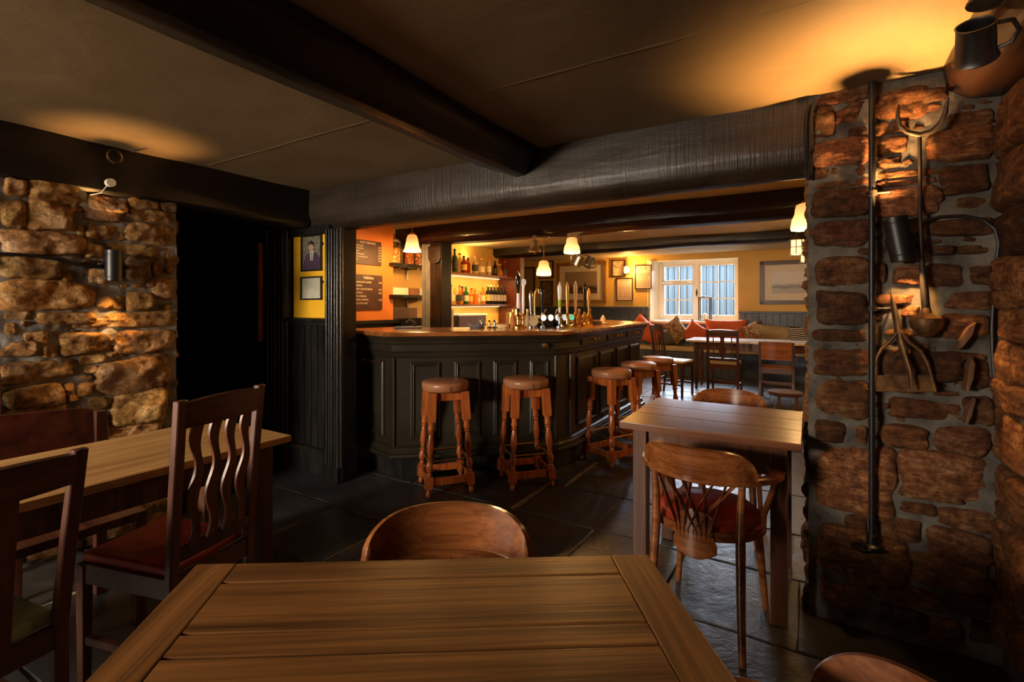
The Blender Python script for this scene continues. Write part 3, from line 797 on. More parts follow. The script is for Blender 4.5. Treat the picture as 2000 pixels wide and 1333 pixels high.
t2 = thing('window_2', 'curtained window behind the viewer that lets daylight into the near room', 'window', MU(-2.65, -2.6, .95), kind='structure')
mb = MB(MROOM); mb.box(-3.2, -2.1, -2.602, -2.592, .95, 1.85); mb.build('pane', plain('net_curtain', (.8, .8, .78), .8), t2)
mb = MB(MROOM)
for q_ in ((-3.26, -3.2, .9, 1.9), (-2.1, -2.04, .9, 1.9), (-3.26, -2.04, 1.85, 1.91), (-3.3, -2.0, .88, .95)): mb.box(q_[0], q_[1], -2.61, -2.54, q_[2], q_[3], bev=.004)
mb.build('window_frame', M_CREAM, t2)
# daylight entering by the window behind the viewer and by the far window
area('rear_window_daylight', face(W(-2.65, -2.575, 1.4), W(.12, 1, -.32)), 1.05, .85, 140, (1.0, .84, .66), spread=math.radians(90))
#area('far_window_daylight', face(W(-1.85, VF+.30, 1.62), W(.0, -1, -.35)), 1.3, 1.0, 45, (.88, .94, 1.0))
def point(name, p, power, col, r=.03):
    l = bpy.data.lights.new(name, 'POINT'); l.energy = power; l.color = col; l.shadow_soft_size = r
    o = bpy.data.objects.new(name, l); COL.objects.link(o); o.location = p; return o
def spot(name, p, d, power, col, ang, blend=.5, r=.02):
    l = bpy.data.lights.new(name, 'SPOT'); l.energy = power; l.color = col; l.shadow_soft_size = r; l.spot_size = math.radians(ang); l.spot_blend = blend
    o = bpy.data.objects.new(name, l); COL.objects.link(o); M = face(p, d); o.location = p; o.rotation_euler = M.to_euler(); return o
WARM = (1.0, .56, .20)
# ================================================================ the bar
A_ = (-1.33, 4.08); B_ = (-.875, 3.65); C2_ = (.34, 3.84); D_ = (.47, 3.96); E_ = (1.458, 5.60); E2_ = (1.13, 6.45)
BAR = [A_, B_, C2_, D_, E_, E2_]
bar = thing('bar_counter', 'long black panelled pub bar counter with a varnished wooden top', 'bar counter', T((0, 4.3, 0)))
def swp(prof, name, mat, pts=BAR, smooth=30):
    mb = MB(); sweep(mb, pts, prof); return mb.build(name, mat, bar, smooth=smooth)
# offsets are to the right of travel = towards the room
swp([(0, .16), (0, 1.04), (-.05, 1.04), (-.05, .16)], 'front_panelling', M_CNT)
swp([(-.02, 0), (-.02, .17), (-.08, .17), (-.08, 0)], 'plinth', M_BLKW)
swp([(.0, .16), (.045, .16), (.05, .175), (.045, .19), (.03, .195), (.03, .21), (.02, .225), (.02, .235), (.0, .25)], 'base_moulding', M_CNT)
swp([(0, .90), (.012, .90), (.018, .91), (.022, .925), (.022, .935), (.03, .945), (.035, .96), (.035, 1.0), (.045, 1.01), (.05, 1.03), (.065, 1.045), (.07, 1.062), (0, 1.062)], 'cornice_moulding', M_CNT)
swp([(.075, 1.062), (.09, 1.066), (.096, 1.08), (.09, 1.095), (.075, 1.10), (-.58, 1.10), (-.58, 1.062)], 'countertop', M_RAIL)
swp([(-.50, .0), (-.50, 1.0), (-.54, 1.0), (-.54, 0)], 'back_panel', M_BLKW)
def face_panels(P, Q, cuts, z0=.30, z1=.87, nm='panel'):
    d = Vector((Q[0]-P[0], Q[1]-P[1])); L = d.length
    M = wallframe((P[0], P[1], 0), d)      # z out of the wall towards the room
    for a, b in cuts:
        x0, x1 = L*a, L*b; mb = MB(M); w = .030
        # raised mitred picture moulding around a sunk field
        o = [(x0, z0), (x1, z0), (x1, z1), (x0, z1)]
        def ringp(ins, h): return [(x0+ins, z0+ins, h), (x1-ins, z0+ins, h), (x1-ins, z1-ins, h), (x0+ins, z1-ins, h)]
        lv = [ringp(0, 0), ringp(.002, .014), ringp(.012, .020), ringp(.020, .013), ringp(.026, .016), ringp(.034, .001)]
        vs = sum(lv, []); fs = []
        for k in range(len(lv)-1):
            for i in range(4): fs.append((k*4+i, k*4+(i+1) % 4, (k+1)*4+(i+1) % 4, (k+1)*4+i))
        fs.append(tuple((len(lv)-1)*4+i for i in range(4)))
        mb.add(vs, fs); mb.build(nm, M_CNT, bar, smooth=15)
    return M, L
face_panels(A_, B_, [(.30, .80)])
face_panels(B_, C2_, [(.095, .275), (.36, .52), (.60, .75), (.83, .955)])
MD, LD = face_panels(D_, E_, [(.06, .28), (.33, .52), (.57, .74), (.79, .95)])
# corner bead
mb = MB()
for p in (B_, C2_, D_):
    mb = MB(); mb.tube([(p[0], p[1]-.004, .24), (p[0], p[1]-.004, .91)], .011, 8); mb.build('corner_bead', M_CNT, bar)
# drawers along the right side with brass drop handles
for a, b in ((.07, .36), (.39, .66), (.69, .96)):
    mb = MB(MD); mb.box(LD*a, LD*b, .965, 1.035, .030, .048, bev=.004); dr = mb.build('drawer', M_CNT, bar)
    for q in (.42, .58):
        mb = MB(MD); x = LD*(a+(b-a)*q); mb.lathe([(.004, 0), (.004, .012), (.012, .018), (.014, .024), (.008, .03), (0, .031)], 10, Matrix.Translation((x, 1.0, .046)))
        mb.build('drawer_knob', M_BRASS, dr)
MB1 = wallframe((B_[0], B_[1], 0), (C2_[0]-B_[0], C2_[1]-B_[1]))
mb = MB(MB1); mb.lathe([(.006, .03), (.006, .055), (.019, .062), (.022, .072), (.015, .082), (0, .084)], 14, Matrix.Translation((1.135, .985, 0)))
mb.build('knob', M_BRASS, bar)

# ---------------------------------------------------------------- bottle shelves
SH_U0, SH_U1, SH_V0, SH_V1 = -4.40, -4.12, 4.92, 6.86
back = thing('bottle_shelf_unit', 'varnished wooden back-bar shelves holding spirits and wine', 'shelves', MU(-4.3, 5.9, 0))
M_SHELF = wood('shelf_wood', (.10, .035, .012), (.26, .10, .035), .3, 'Y', .7, .05)
for z in (1.30, 1.745):
    mb = MB(MROOM); mb.box(SH_U0, SH_U1, SH_V0, SH_V1, z-.03, z, bev=.004); mb.build('shelf', M_SHELF, back)
mb = MB(MROOM); mb.box(SH_U0, -3.95, SH_V0, SH_V1, .0, .99, bev=.004); mb.build('back_cabinet', plain('back_cabinet', (.06, .03, .018), .4), back)
for vv, z0, z1 in ((5.40, 1.0, 1.27), (5.40, 1.30, 1.715)):
    mb = MB(MROOM); mb.box(SH_U0, SH_U0+.05, vv, vv+.035, z0, z1); mb.build('upright', M_SHELF, back)
M_LED = glow('led_strip', (1, .72, .30), 5.0)
for z in (1.262, 1.707): 
    mb = MB(MROOM); mb.box(SH_U0+.03, SH_U0+.05, SH_V0+.03, SH_V1-.05, z, z+.006); mb.build('led_strip', M_LED, back)
def glassmat(name, col, rough=.05, trans=.0, em=0):
    if name in MATS: return MATS[name]
    t = NT(name); b = t.bsdf(Roughness=rough); b.inputs['Base Color'].default_value = (*col, 1)
    b.inputs['Transmission Weight'].default_value = trans; b.inputs['IOR'].default_value = 1.3
    MATS[name] = t.m; return t.m
def bottle(name, kind, liquid, capc, labelc, label, M, group, h=.30, r=.037):
    t_ = thing(name, label, 'bottle', M, group)
    P = {'spirit': [(0, 0), (r, .002), (r, h*.60), (r*.9, h*.67), (r*.42, h*.74), (r*.36, h*.92), (r*.42, h*.93)],
         'square': [(0, 0), (r*1.1, .002), (r*1.1, h*.62), (r*.8, h*.68), (r*.45, h*.72), (r*.40, h*.90)],
         'round': [(0, 0), (r*1.25, .004), (r*1.4, h*.2), (r*1.2, h*.42), (r*.55, h*.56), (r*.36, h*.66), (r*.34, h*.92)],
         'wine': [(0, 0), (r, .002), (r, h*.62), (r*.85, h*.68), (r*.40, h*.76), (r*.38, h*.96), (r*.44, h*.965)]}[kind]
    mb = MB(); mb.lathe(P+[(0, P[-1][1]+.001)], 14, sx=1, sy=1); mb.build('glass_body', liquid, t_, local=True, smooth=50)
    mb = MB(); mb.lathe([(r*.46, h*.90), (r*.46, h), (0, h)], 10); mb.build('cap', capc, t_, local=True)
    if labelc:
        z0, z1 = (h*.18, h*.50); rr = r*(1.42 if kind == 'round' else 1.13 if kind == 'square' else 1.03)
        mb = MB(); mb.lathe([(rr, z0), (rr, z1)], 14); mb.bm.faces.ensure_lookup_table()
        mb.build('label', labelc, t_, local=True, smooth=50)
    return t_
G_CLR = glassmat('clear_glass', (.95, .88, .70), .04, .85); G_AMB = glassmat('amber_spirit', (.85, .42, .07), .04, .75)
G_GRN = glassmat('green_glass', (.03, .14, .05), .05, .5); G_DRK = glassmat('dark_wine_glass', (.012, .010, .012), .06, 0)
G_RED = glassmat('red_spirit', (.40, .05, .02), .05, .5); G_ORG = glassmat('orange_liqueur', (.95, .30, .05), .05, .6)
C_BLK = plain('cap_black', (.012, .012, .014), .35, noise_amt=0); C_RED = plain('cap_red', (.50, .03, .02), .35, noise_amt=0)
C_GLD = plain('cap_gold', (.70, .45, .14), .35, .8, noise_amt=0); C_GRN = plain('cap_green', (.03, .25, .10), .4, noise_amt=0); C_WHT = plain('cap_white', (.8, .78, .7), .4, noise_amt=0)
L_CRM = plain('label_cream', (.72, .62, .42), .6, noise_amt=.05); L_DRK = plain('label_dark', (.04, .04, .035), .6, noise_amt=.05); L_YEL = plain('label_yellow', (.80, .52, .12), .6, noise_amt=.05)
L_GRY = plain('label_grey', (.36, .33, .32), .6)
top_row = [ # px centre, height, kind, glass, cap, label mat, label text
 (876, .27, 'square', G_AMB, C_BLK, L_YEL, 'amber square-shouldered bottle at the post end of the upper bottle shelf'),
 (888, .33, 'spirit', G_GRN, C_BLK, L_DRK, 'tall dark bottle with a green collar on the upper bottle shelf'),
 (898, .29, 'spirit', G_CLR, C_RED, None, 'clear round bottle with a red stopper beside the tall dark bottle'),
 (906, .25, 'square', G_RED, C_BLK, L_YEL, 'squat reddish bottle with a black cap on the upper bottle shelf'),
 (914, .24, 'spirit', G_RED, C_BLK, None, 'small reddish bottle half hidden behind the squat reddish one'),
 (928, .28, 'square', G_CLR, C_RED, L_DRK, 'broad clear bottle with a large dark label on the upper bottle shelf'),
 (941, .26, 'square', G_CLR, C_GLD, L_CRM, 'clear bottle with a gold cap and cream label on the upper bottle shelf'),
 (955, .29, 'spirit', G_CLR, C_RED, L_CRM, 'tall clear bottle with a red cap next to the dark bottles'),
 (967, .25, 'spirit', G_DRK, C_BLK, L_DRK, 'almost black bottle with a dark label on the upper bottle shelf'),
 (976, .20, 'round', G_AMB, C_GLD, None, 'small round golden bottle near the maroon end wall'),
 (986, .27, 'round', G_RED, C_RED, L_DRK, 'round-bellied dark red bottle closest to the maroon end wall')]
SPU = -4.25
def shelfM(px, z, du=0.0):
    p = Pu(px, 560, SPU+du); return T((p.x, p.y, z), RZ)
for i, (px, h, kd, g, c, l, lab) in enumerate(top_row):
    bottle('spirit_bottle', kd, g, c, l, lab, shelfM(px, 1.745, .03 if i % 2 else -.02), 'bottles on the upper back-bar shelf', h, .042 if kd != 'spirit' else .036)
mid = [(881, .27, 'round', G_CLR, C_BLK, L_CRM, 'wide clear bottle with a dark pourer at the post end of the lower bottle shelf'),
 (898, .27, 'round', G_AMB, C_RED, L_DRK, 'wide bottle with a red pourer on the lower bottle shelf'),
 (903, .26, 'spirit', G_RED, C_BLK, None, 'dark bottle with a black pourer behind the red-pourer bottle'),
 (910, .26, 'spirit', G_GRN, C_GRN, L_CRM, 'slim green bottle in front of the shelf upright'),
 (921, .24, 'square', G_ORG, C_RED, L_YEL, 'orange liqueur bottle on the lower bottle shelf'),
 (928, .24, 'square', G_ORG, C_GLD, None, 'orange bottle with a gold cap beside the orange liqueur'),
 (937, .20, 'spirit', G_CLR, C_GLD, L_CRM, 'small pale bottle between orange bottles and wine'),
 (943, .28, 'spirit', G_AMB, C_GLD, L_CRM, 'golden bottle standing left of the row of wine bottles')]
for i, (px, h, kd, g, c, l, lab) in enumerate(mid):
    bottle('liqueur_bottle', kd, g, c, l, lab, shelfM(px, 1.30, .03 if i % 2 else -.02), 'bottles on the lower back-bar shelf', h, .040)
caps = [C_GLD, C_WHT, C_GLD, C_GLD, C_BLK, C_BLK, C_BLK, C_RED]
wn = ['orange-labelled wine bottle at the near end of the wine row', 'wine bottle with a white capsule, second in the wine row', 'wine bottle with a gold capsule in the middle of the wine row', 'wine bottle with a gold capsule next to the black capsules', 'wine bottle with a black capsule, nearest the gold ones', 'wine bottle with a black capsule in the middle of the black three', 'wine bottle with a black capsule beside the red one', 'wine bottle with a red capsule by the maroon end wall']
for i in range(8):
    bottle('wine_bottle', 'wine', G_DRK, caps[i], L_YEL if i == 0 else L_GRY, wn[i], shelfM(953+i*6.4, 1.30, .02*(i % 2)), 'wine bottles on the lower back-bar shelf', .305, .036)
# things standing on the lower back counter / behind the counter top
def simple(name, mb, mat, label, cat, **kw): return tag(mb.build(name, mat, **kw), label, cat)
t_ = thing('glass_washer', 'dark low machine with a pale lid behind the bar', 'appliance', MU(-4.10, 5.55, .99))
mb = MB(MROOM); mb.box(-4.22, -3.97, 5.22, 5.86, .99, 1.145, bev=.01); mb.build('body', plain('washer_body', (.05, .03, .02), .4), t_)
mb = MB(MROOM); mb.box(-4.24, -3.96, 5.20, 5.88, 1.146, 1.168, bev=.008); mb.build('lid', M_WHITE, t_)
mb = MB(MROOM); mb.box(-4.18, -3.98, 4.92, 5.12, .99, 1.245, bev=.005)
simple('steel_box', mb, plain('brushed_steel', (.40, .36, .32), .35, .8), 'upright brushed steel box behind the bar next to the black post', 'box')
bx = [(-3.55, 5.72, .13, L_CRM, 'small cream carton behind the bar, left of the tall cream card'), (-3.55, 5.88, .17, C_WHT, 'tall cream card standing behind the bar top'),
      (-3.58, 6.02, .12, plain('card_red', (.45, .08, .05), .5), 'small red carton behind the bar top')]
for u, v, h, m, lab in bx:
    mb = MB(MROOM); mb.box(u, u+.06, v, v+.05, .99, .99+h+.07, bev=.003); simple('carton', mb, m, lab, 'carton')
for k, (u, v) in enumerate(((-3.42, 6.10), (-3.40, 6.22), (-3.38, 6.34))):
    t2 = MB(); t2.M = T(W(u, v, .99)); t2.lathe([(0, 0), (.03, 0), (.036, .15), (.034, .15), (.028, .008), (0, .008)], 14)
    o = simple('drinking_glass', t2, glassmat('tumbler_glass', (.9, .85, .8), .03, .9), ['clear glass nearest the red carton behind the bar', 'clear glass in the middle of three behind the bar', 'clear glass furthest from the red carton behind the bar'][k], 'glass')
    o['group'] = 'glasses behind the bar'
mb = MB(MROOM); mb.box(-3.95, -3.0, 4.95, 6.6, .93, .99, bev=.005)
simple('work_counter', mb, plain('work_counter', (.09, .04, .02), .4), 'low brown work counter behind the bar', 'counter')

# ---------------------------------------------------------------- jar shelf and lower shelf
def wshelf(name, z, lab):
    t_ = thing(name, lab, 'shelf', MU(-3.95, 4.25, z))
    mb = MB(MROOM); mb.box(-4.02, -3.76, 3.80, 4.62, z-.035, z, bev=.004); mb.build('shelf_board', M_BLKW, t_)
    for vv in (3.98, 4.28):
        mb = MB(MROOM); mb.tube([(-4.01, vv, z-.16), (-4.01, vv, z-.04), (-3.84, vv, z-.042)], .010, 6); mb.build('bracket', M_STEEL, t_)
    return t_
wshelf('jar_shelf', 1.745, 'dark wall shelf behind the bar holding the clip-top jars')
wshelf('carton_shelf', 1.405, 'dark wall shelf behind the bar holding white cartons')
def mat_snack(name, a, b, sc):
    t = NT(name); bb = t.bsdf(Roughness=.45); v = t.coord()
    vo = t.node('ShaderNodeTexVoronoi'); vo.inputs['Scale'].default_value = sc; t.link(v, vo.inputs['Vector'])
    t.link(t.ramp(vo.outputs['Distance'], [(.15, b), (.6, a)]), bb.inputs['Base Color']); t.link(t.bump(vo.outputs['Distance'], .8, .01), bb.inputs['Normal']); return t.m
SN = [mat_snack('popcorn', (.30, .11, .02), (.95, .62, .22), 34), mat_snack('nuts_red', (.22, .05, .015), (.62, .24, .08), 40), mat_snack('pretzels', (.26, .08, .03), (.90, .55, .28), 30)]
jars = [(-3.88, 3.92, .085, .27, 0, 'large clip-top glass jar of golden snacks at the menu end of the jar shelf'),
        (-3.86, 4.15, .062, .24, 1, 'narrow clip-top glass jar of reddish nuts, middle of the three jars'),
        (-3.88, 4.36, .078, .26, 2, 'clip-top glass jar of pale snacks nearest the grey board')]
for u, v, r, h, k, lab in jars:
    t_ = thing('clip_top_jar', lab, 'jar', MU(u, v, 1.745), 'snack jars on the jar shelf')
    mb = MB(); mb.lathe([(0, .004), (r*.93, .006), (r*.95, h*.62), (r*.7, h*.66), (0, h*.67)], 18); mb.build('snacks', SN[k], t_, local=True)
    mb = MB(); mb.lathe([(0, 0), (r, .002), (r, h*.72), (r*.86, h*.80), (r*.84, h*.86)], 18); mb.build('jar_glass', glassy('jar_glass', (.97, .95, .9)), t_, local=True, smooth=60)
    mb = MB(); mb.lathe([(r*.90, h*.86), (r*.92, h*.90), (r*.75, h*.97), (0, h)], 18); mb.build('lid', glassmat('jar_lid', (.75, .72, .70), .08, .6), t_, local=True)
    mb = MB(); mb.tube([(r*.9, -.02, h*.60), (r*1.1, 0, h*.70), (r*1.02, 0, h*.92), (r*.5, 0, h*1.02)], .004, 6); mb.tube([(r*1.0, .02, h*.60), (r*1.12, .02, h*.78), (r*.98, .02, h*.9)], .004, 6); mb.build('wire_clip', M_STEEL, t_, local=True)
for v0, v1, m, lab in ((3.86, 4.12, C_WHT, 'long white carton on the lower wall shelf'), (4.14, 4.30, plain('brown_carton', (.30, .12, .05), .6), 'brown carton between the two white ones'), (4.32, 4.54, M_WHITE, 'short white carton nearest the grey board')):
    mb = MB(MROOM); mb.box(-3.97, -3.84, v0, v1, 1.406, 1.485, bev=.003); simple('shelf_carton', mb, m, lab, 'carton')
mb = MB(MROOM); mb.box(-4.022, -4.0, 4.02, 4.44, 1.14, 1.26, bev=.003)
simple('wall_plaque', mb, plain('brown_plaque', (.16, .06, .02), .5), 'small brown panel on the ochre wall below the cartons', 'plaque')
# ---------------------------------------------------------------- chalk menus
M_BOARD = plain('chalkboard_maroon', (.040, .012, .010), .6, noise_amt=.2); M_CHALK = plain('chalk', (.80, .70, .60), .8, noise_amt=.1)
def menu(px0, py0, px1, py1, title, lines, prices, lab):
    U = -3.805
    a = Pu(px0, py0, U); b = Pu(px1, py1, U); v0, v1 = uv(a)[1], uv(b)[1]
    z1 = (Pu(px0, py0, U).z+Pu(px1, py0+8, U).z)/2; z0 = Pu(px1, py1, U).z
    t_ = thing('chalk_menu', lab, 'chalkboard', MU(U, (v0+v1)/2, (z0+z1)/2))
    mb = MB(MROOM); mb.box(-3.818, U, v0, v1, z0, z1, bev=.002); mb.build('board', M_BOARD, t_)
    M0 = wallframe(W(U+.001, 0, 0), D1)
    s = (z1-z0)/(len(lines)+2.2)
    txt(title, t_, M0@Matrix.Translation(((v0+v1)/2, z1-s*.25, 0)), s*1.15, M_CHALK, 'title', 'CENTER')
    txt('\n'.join(lines), t_, M0@Matrix.Translation((v0+.012, z1-s*1.7, 0)), s*.62, M_CHALK, 'menu_text', 'LEFT', 1.48)
    txt('\n'.join(prices), t_, M0@Matrix.Translation((v1-.012, z1-s*1.7, 0)), s*.66, M_CHALK, 'prices', 'RIGHT', 1.40)
    return t_
menu(691, 466, 745, 520, 'HOT DRINKS', ['AMERICANO', 'FLAT WHITE', 'LATTE', 'CAPPUCCINO', 'HOT CHOCOLATE', 'TEA'], ['2.30', '2.50', '2.60', '2.60', '2.80', '1.90'], 'upper maroon chalk menu headed hot drinks on the orange wall')
menu(691, 533, 747, 605, 'Nibbles', ['MARINATED OLIVES', '& BREAD', 'PORK SCRATCHINGS', 'HUMMUS', '& FLATBREAD', 'BREAD, DIPPING', 'OILS AND SALT'], ['3.00', '', '2.50', '4.00', '', '3.50', ''], 'lower maroon chalk menu headed nibbles on the orange wall')
# portrait and letter on the ochre panel
def panel_pic(px0, py0, px1, py1, name, label):
    a = Pv(px0, py0, 2.455); b = Pv(px1, py1, 2.455); u0, u1 = uv(a)[0], uv(b)[0]
    z1 = (a.z+Pv(px1, py0-1, 2.455).z)/2; z0 = b.z
    t_ = thing(name, label, 'picture', MU((u0+u1)/2, 2.455, (z0+z1)/2))
    mb = MB(MROOM); s = .012
    mb.box(u0, u1, 2.445, 2.461, z0, z0+s, bev=.002); mb.box(u0, u1, 2.445, 2.461, z1-s, z1, bev=.002)
    mb.box(u0, u0+s, 2.445, 2.461, z0, z1, bev=.002); mb.box(u1-s, u1, 2.445, 2.461, z0, z1, bev=.002)
    mb.build('picture_frame', M_BLACK, t_)
    for q in (.7,):
        mb = MB(MROOM); mb.box(u1, u1+.012, 2.452, 2.461, z0+(z1-z0)*q, z0+(z1-z0)*q+.02); mb.build('hinge_tab', M_BLACK, t_)
    return t_, u0+s, u1-s, z0+s, z1-s
t_, u0, u1, z0, z1 = panel_pic(589, 460, 629, 529, 'portrait_photograph', 'framed photograph of a dark-haired person in a dark suit, upper picture on the ochre panel')
MP = wallframe(W(0, 2.456, 0), D2)@Matrix.Translation(((u0+u1)/2, (z0+z1)/2, 0)); hw, hh = (u1-u0)/2, (z1-z0)/2
def flat(mb, poly, z): mb.prism(poly, z, z+.0004)
mb = MB(MP); flat(mb, [(-hw, -hh), (hw, -hh), (hw, hh), (-hw, hh)], 0); mb.build('photo_background', plain('photo_bg', (.20, .19, .13), .5, noise_amt=.5, nscale=60), t_)
mb = MB(MP); flat(mb, [(-hw*.95, -hh), (hw*.92, -hh), (hw*.9, -hh*.35), (hw*.5, hh*.0), (hw*.1, hh*.14), (-hw*.1, hh*.14), (-hw*.6, -hh*.10), (-hw*.85, -hh*.5)], .001); mb.build('photo_suit', plain('photo_suit', (.06, .035, .07), .5, noise_amt=.2), t_)
mb = MB(MP); flat(mb, [(-hw*.12, -hh*.45), (hw*.12, -hh*.45), (hw*.26, hh*.15), (-hw*.2, hh*.15)], .0016); mb.build('photo_shirt', plain('photo_shirt', (.55, .50, .42), .5), t_)
mb = MB(MP); flat(mb, [(-hw*.02, -hh*.5), (hw*.07, -hh*.5), (hw*.08, hh*.05), (-hw*.0, hh*.05)], .0021); mb.build('photo_tie', plain('photo_tie', (.12, .07, .10), .5), t_)
mb = MB(MP); flat(mb, [(math.cos(a)*hw*.27-hw*.05, math.sin(a)*hh*.24+hh*.34) for a in [2*PI*k/20 for k in range(20)]], .0026); mb.build('photo_face', plain('photo_face', (.45, .27, .18), .5), t_)
mb = MB(MP); flat(mb, [(-hw*.34, hh*.40), (-hw*.28, hh*.66), (hw*.0, hh*.78), (hw*.24, hh*.66), (hw*.28, hh*.34), (hw*.16, hh*.48), (-hw*.05, hh*.54), (-hw*.24, hh*.5)], .0031); mb.build('photo_hair', plain('photo_hair', (.02, .014, .012), .5), t_)
t_, u0, u1, z0, z1 = panel_pic(588, 541, 629, 586, 'framed_letter', 'framed handwritten letter, lower picture on the ochre panel')
mb = MB(MROOM); mb.box(u0, u1, 2.456, 2.4575, z0, z1); mb.build('letter_paper', plain('letter_paper', (.60, .58, .46), .7), t_)
ML = wallframe(W(0, 2.4555, 0), D2)
for r in range(9):
    zz = z1-(r+1)*(z1-z0)/10
    mb = MB(ML)
    for k in range(7):
        x = u0+.008+k*(u1-u0-.016)/7
        mb.box(x, x+(u1-u0)/7*.72, zz, zz+.0022, 0, .0004)
    mb.build('handwriting', plain('ink_faded', (.25, .24, .22), .7), t_)

# ---------------------------------------------------------------- things on the bar top
ZB = 1.10
def onbar(px, py, z=ZB):
    # stay on the worktop: at most .40 behind its front edge on this line of sight
    k = (px-CX)/F; yf = 1e9
    for P, Q in zip(BAR[:-1], BAR[1:]):
        dx, dy = Q[0]-P[0], Q[1]-P[1]; den = dx-k*dy
        if abs(den) < 1e-6: continue
        t = (k*P[1]-P[0])/den
        if 0 <= t <= 1: yf = min(yf, P[1]+dy*t)
    Y = max(yf+.04, min(F*(H-z)/(py-HY), yf+.40)); return Vector((k*Y, Y, z))
# hand pulls with brass bodies
def beer_pump(p, h, mats, lab, style, sc=1.0):
    t_ = thing('beer_pump', lab, 'beer pump', T(p), 'beer pumps on the bar')
    mb = MB(); mb.lathe([(0, 0), (.045*sc, 0), (.045*sc, .012), (.030*sc, .02), (.018*sc, .03), (.016*sc, .07), (.024*sc, .08), (.024*sc, .095), (.014*sc, .11), (.010, .13), (0, .131)], 16)
    mb.build('pump_base', mats[0], t_, local=True)
    mb = MB()
    if style == 'china': mb.lathe([(.010, .13), (.014, .16), (.011, .20), (.013, .26), (.020, .285), (.024, .315), (.019, .345), (.008, .36), (.006, .375), (0, .378)], 14)
    elif style == 'disc': mb.lathe([(.009, .13), (.012, .18), (.010, .30), (.012, .32)], 12); mb.lathe([(0, -.008), (.026, -.006), (.026, .006), (0, .008)], 16, M=T((0, 0, .342), 0, PI/2))
    elif style == 'swan': mb.tube([(0, 0, .12), (0, 0, .22), (.004, 0, .27), (.02, 0, .30), (.036, 0, .295), (.038, 0, .27)], [.009, .008, .008, .008, .008, .009], 10)
    else: mb.lathe([(.008, .13), (.011, .16), (.014, .22), (.020, .28), (.019, .31), (.010, .33), (.004, .345), (0, .346)], 14, sy=.55)
    s = (h-.13)/.23
    for v in mb.bm.verts: v.co.z = .13+(v.co.z-.13)*s
    hd = mb.build('pump_handle', mats[1], t_, local=True)
    if style == 'china':
        mb = MB(); mb.lathe([(.0145, .155), (.0155, .18), (.0125, .22), (.0125, .25)], 14)
        for v in mb.bm.verts: v.co.z = .13+(v.co.z-.13)*s
        mb.build('china_band', mats[2], hd, local=True)
    elif style == 'paddle' and len(mats) > 2:
        mb = MB(); mb.lathe([(.0125, .165), (.0155, .22)], 14, sy=.62)
        for v in mb.bm.verts: v.co.z = .13+(v.co.z-.13)*s
        mb.build('clip_band', mats[2], hd, local=True)
    return t_
P_WH = plain('china_white', (.92, .90, .90), .2, noise_amt=.0, coat=.5); P_BK = plain('pump_black', (.012, .012, .014), .15, noise_amt=0, coat=.5)
P_GN = plain('lime_green', (.32, .62, .05), .4, noise_amt=.05); P_GD = plain('pump_gold', (.62, .40, .16), .3, .6, noise_amt=.05)
pumps = [(1012, 634, .40, (M_BRASS, P_BK, P_WH), 'black and white china beer pump handle on a brass body, tallest at the near end', 'china', 1.25),
 (1022, 630, .36, (M_BRASS, P_WH), 'slim white pump handle topped with a round disc', 'disc', .8),
 (1037, 630, .30, (M_STEEL, M_STEEL), 'steel tap column between the round-disc handle and the curved one', 'paddle', .7),
 (1044, 628, .36, (M_STEEL, P_GD), 'swan-neck gilt tap with a curved spout', 'swan', .6),
 (1059, 629, .31, (M_STEEL, P_BK), 'thin black tap handle above the lit badges', 'paddle', .6),
 (1093, 627, .40, (M_STEEL, P_WH, P_GN), 'tall white pump handle with a lime green band', 'paddle', 1.0),
 (1108, 626, .385, (M_BRASS, P_GD), 'gilt pump handle between the two tall white ones', 'paddle', 1.0),
 (1124, 625, .39, (M_BRASS, P_WH), 'tall plain white pump handle with a brass body', 'paddle', 1.0),
 (1142, 624, .385, (M_BRASS, P_BK), 'tall black pump handle at the far end of the pumps', 'paddle', 1.05),
 (1150, 624, .30, (M_BRASS, P_GD), 'short gilt pump handle right beside the black one', 'paddle', .9)]
TOPY = [535, 547, 565, 549, 556, 547, 546, 545, 547, 560]
for (px, py, h, m, lab, st, sc), ty in zip(pumps, TOPY):
    q = onbar(px, py); beer_pump(q, H-(ty-HY)*q.y/F-ZB, m, lab, st, sc)
# lit badges on a black font bar
t_ = thing('tap_font', 'low black tap font carrying five round lit beer badges', 'beer font', T(onbar(1090, 628)))
p0, p1 = onbar(1052, 630), onbar(1118, 627); d = (p1-p0); MF = wallframe((p0.x, p0.y, ZB), d)
Lf = d.to_2d().length if hasattr(d, 'to_2d') else math.hypot(d.x, d.y)
mb = MB(MF); mb.box(0, Lf, .055, .085, -.03, .02, bev=.01); mb.box(.04, .07, 0, .06, -.02, .01); mb.box(Lf-.07, Lf-.04, 0, .06, -.02, .01)
mb.build('font_bar', P_BK, t_)
bc = [((.62, .90, .85), 2.2), ((.95, .97, 1.0), 2.4), ((.98, .62, .50), 2.0), ((.62, .68, .72), .9), ((.12, .55, .35), 1.0)]
for k, (c, s) in enumerate(bc):
    x = .03+k*(Lf-.06)/4
    mb = MB(MF); mb.lathe([(.030, 0), (.032, .012), (.027, .014)], 20, M=Matrix.Translation((x, .085, .018))); bz = mb.build('badge_rim', M_STEEL, t_)
    mb = MB(MF); mb.lathe([(0, .0165), (.025, .0165), (.026, .012)], 20, M=Matrix.Translation((x, .085, .018))); mb.build('badge_face', glow('badge_%d' % k, c, s*1.2), bz)
for k in range(2):
    x = .06+k*.12
    mb = MB(MF); mb.tube([(x, .10, .0), (x, .13, 0), (x+.01, .16, .01)], .006, 8); mb.build('tap_lever', M_STEEL, t_)
t_ = thing('cask_badge', 'round wooden badge like a little cask end, left of the lit badges', 'badge', T(onbar(1040, 629)))
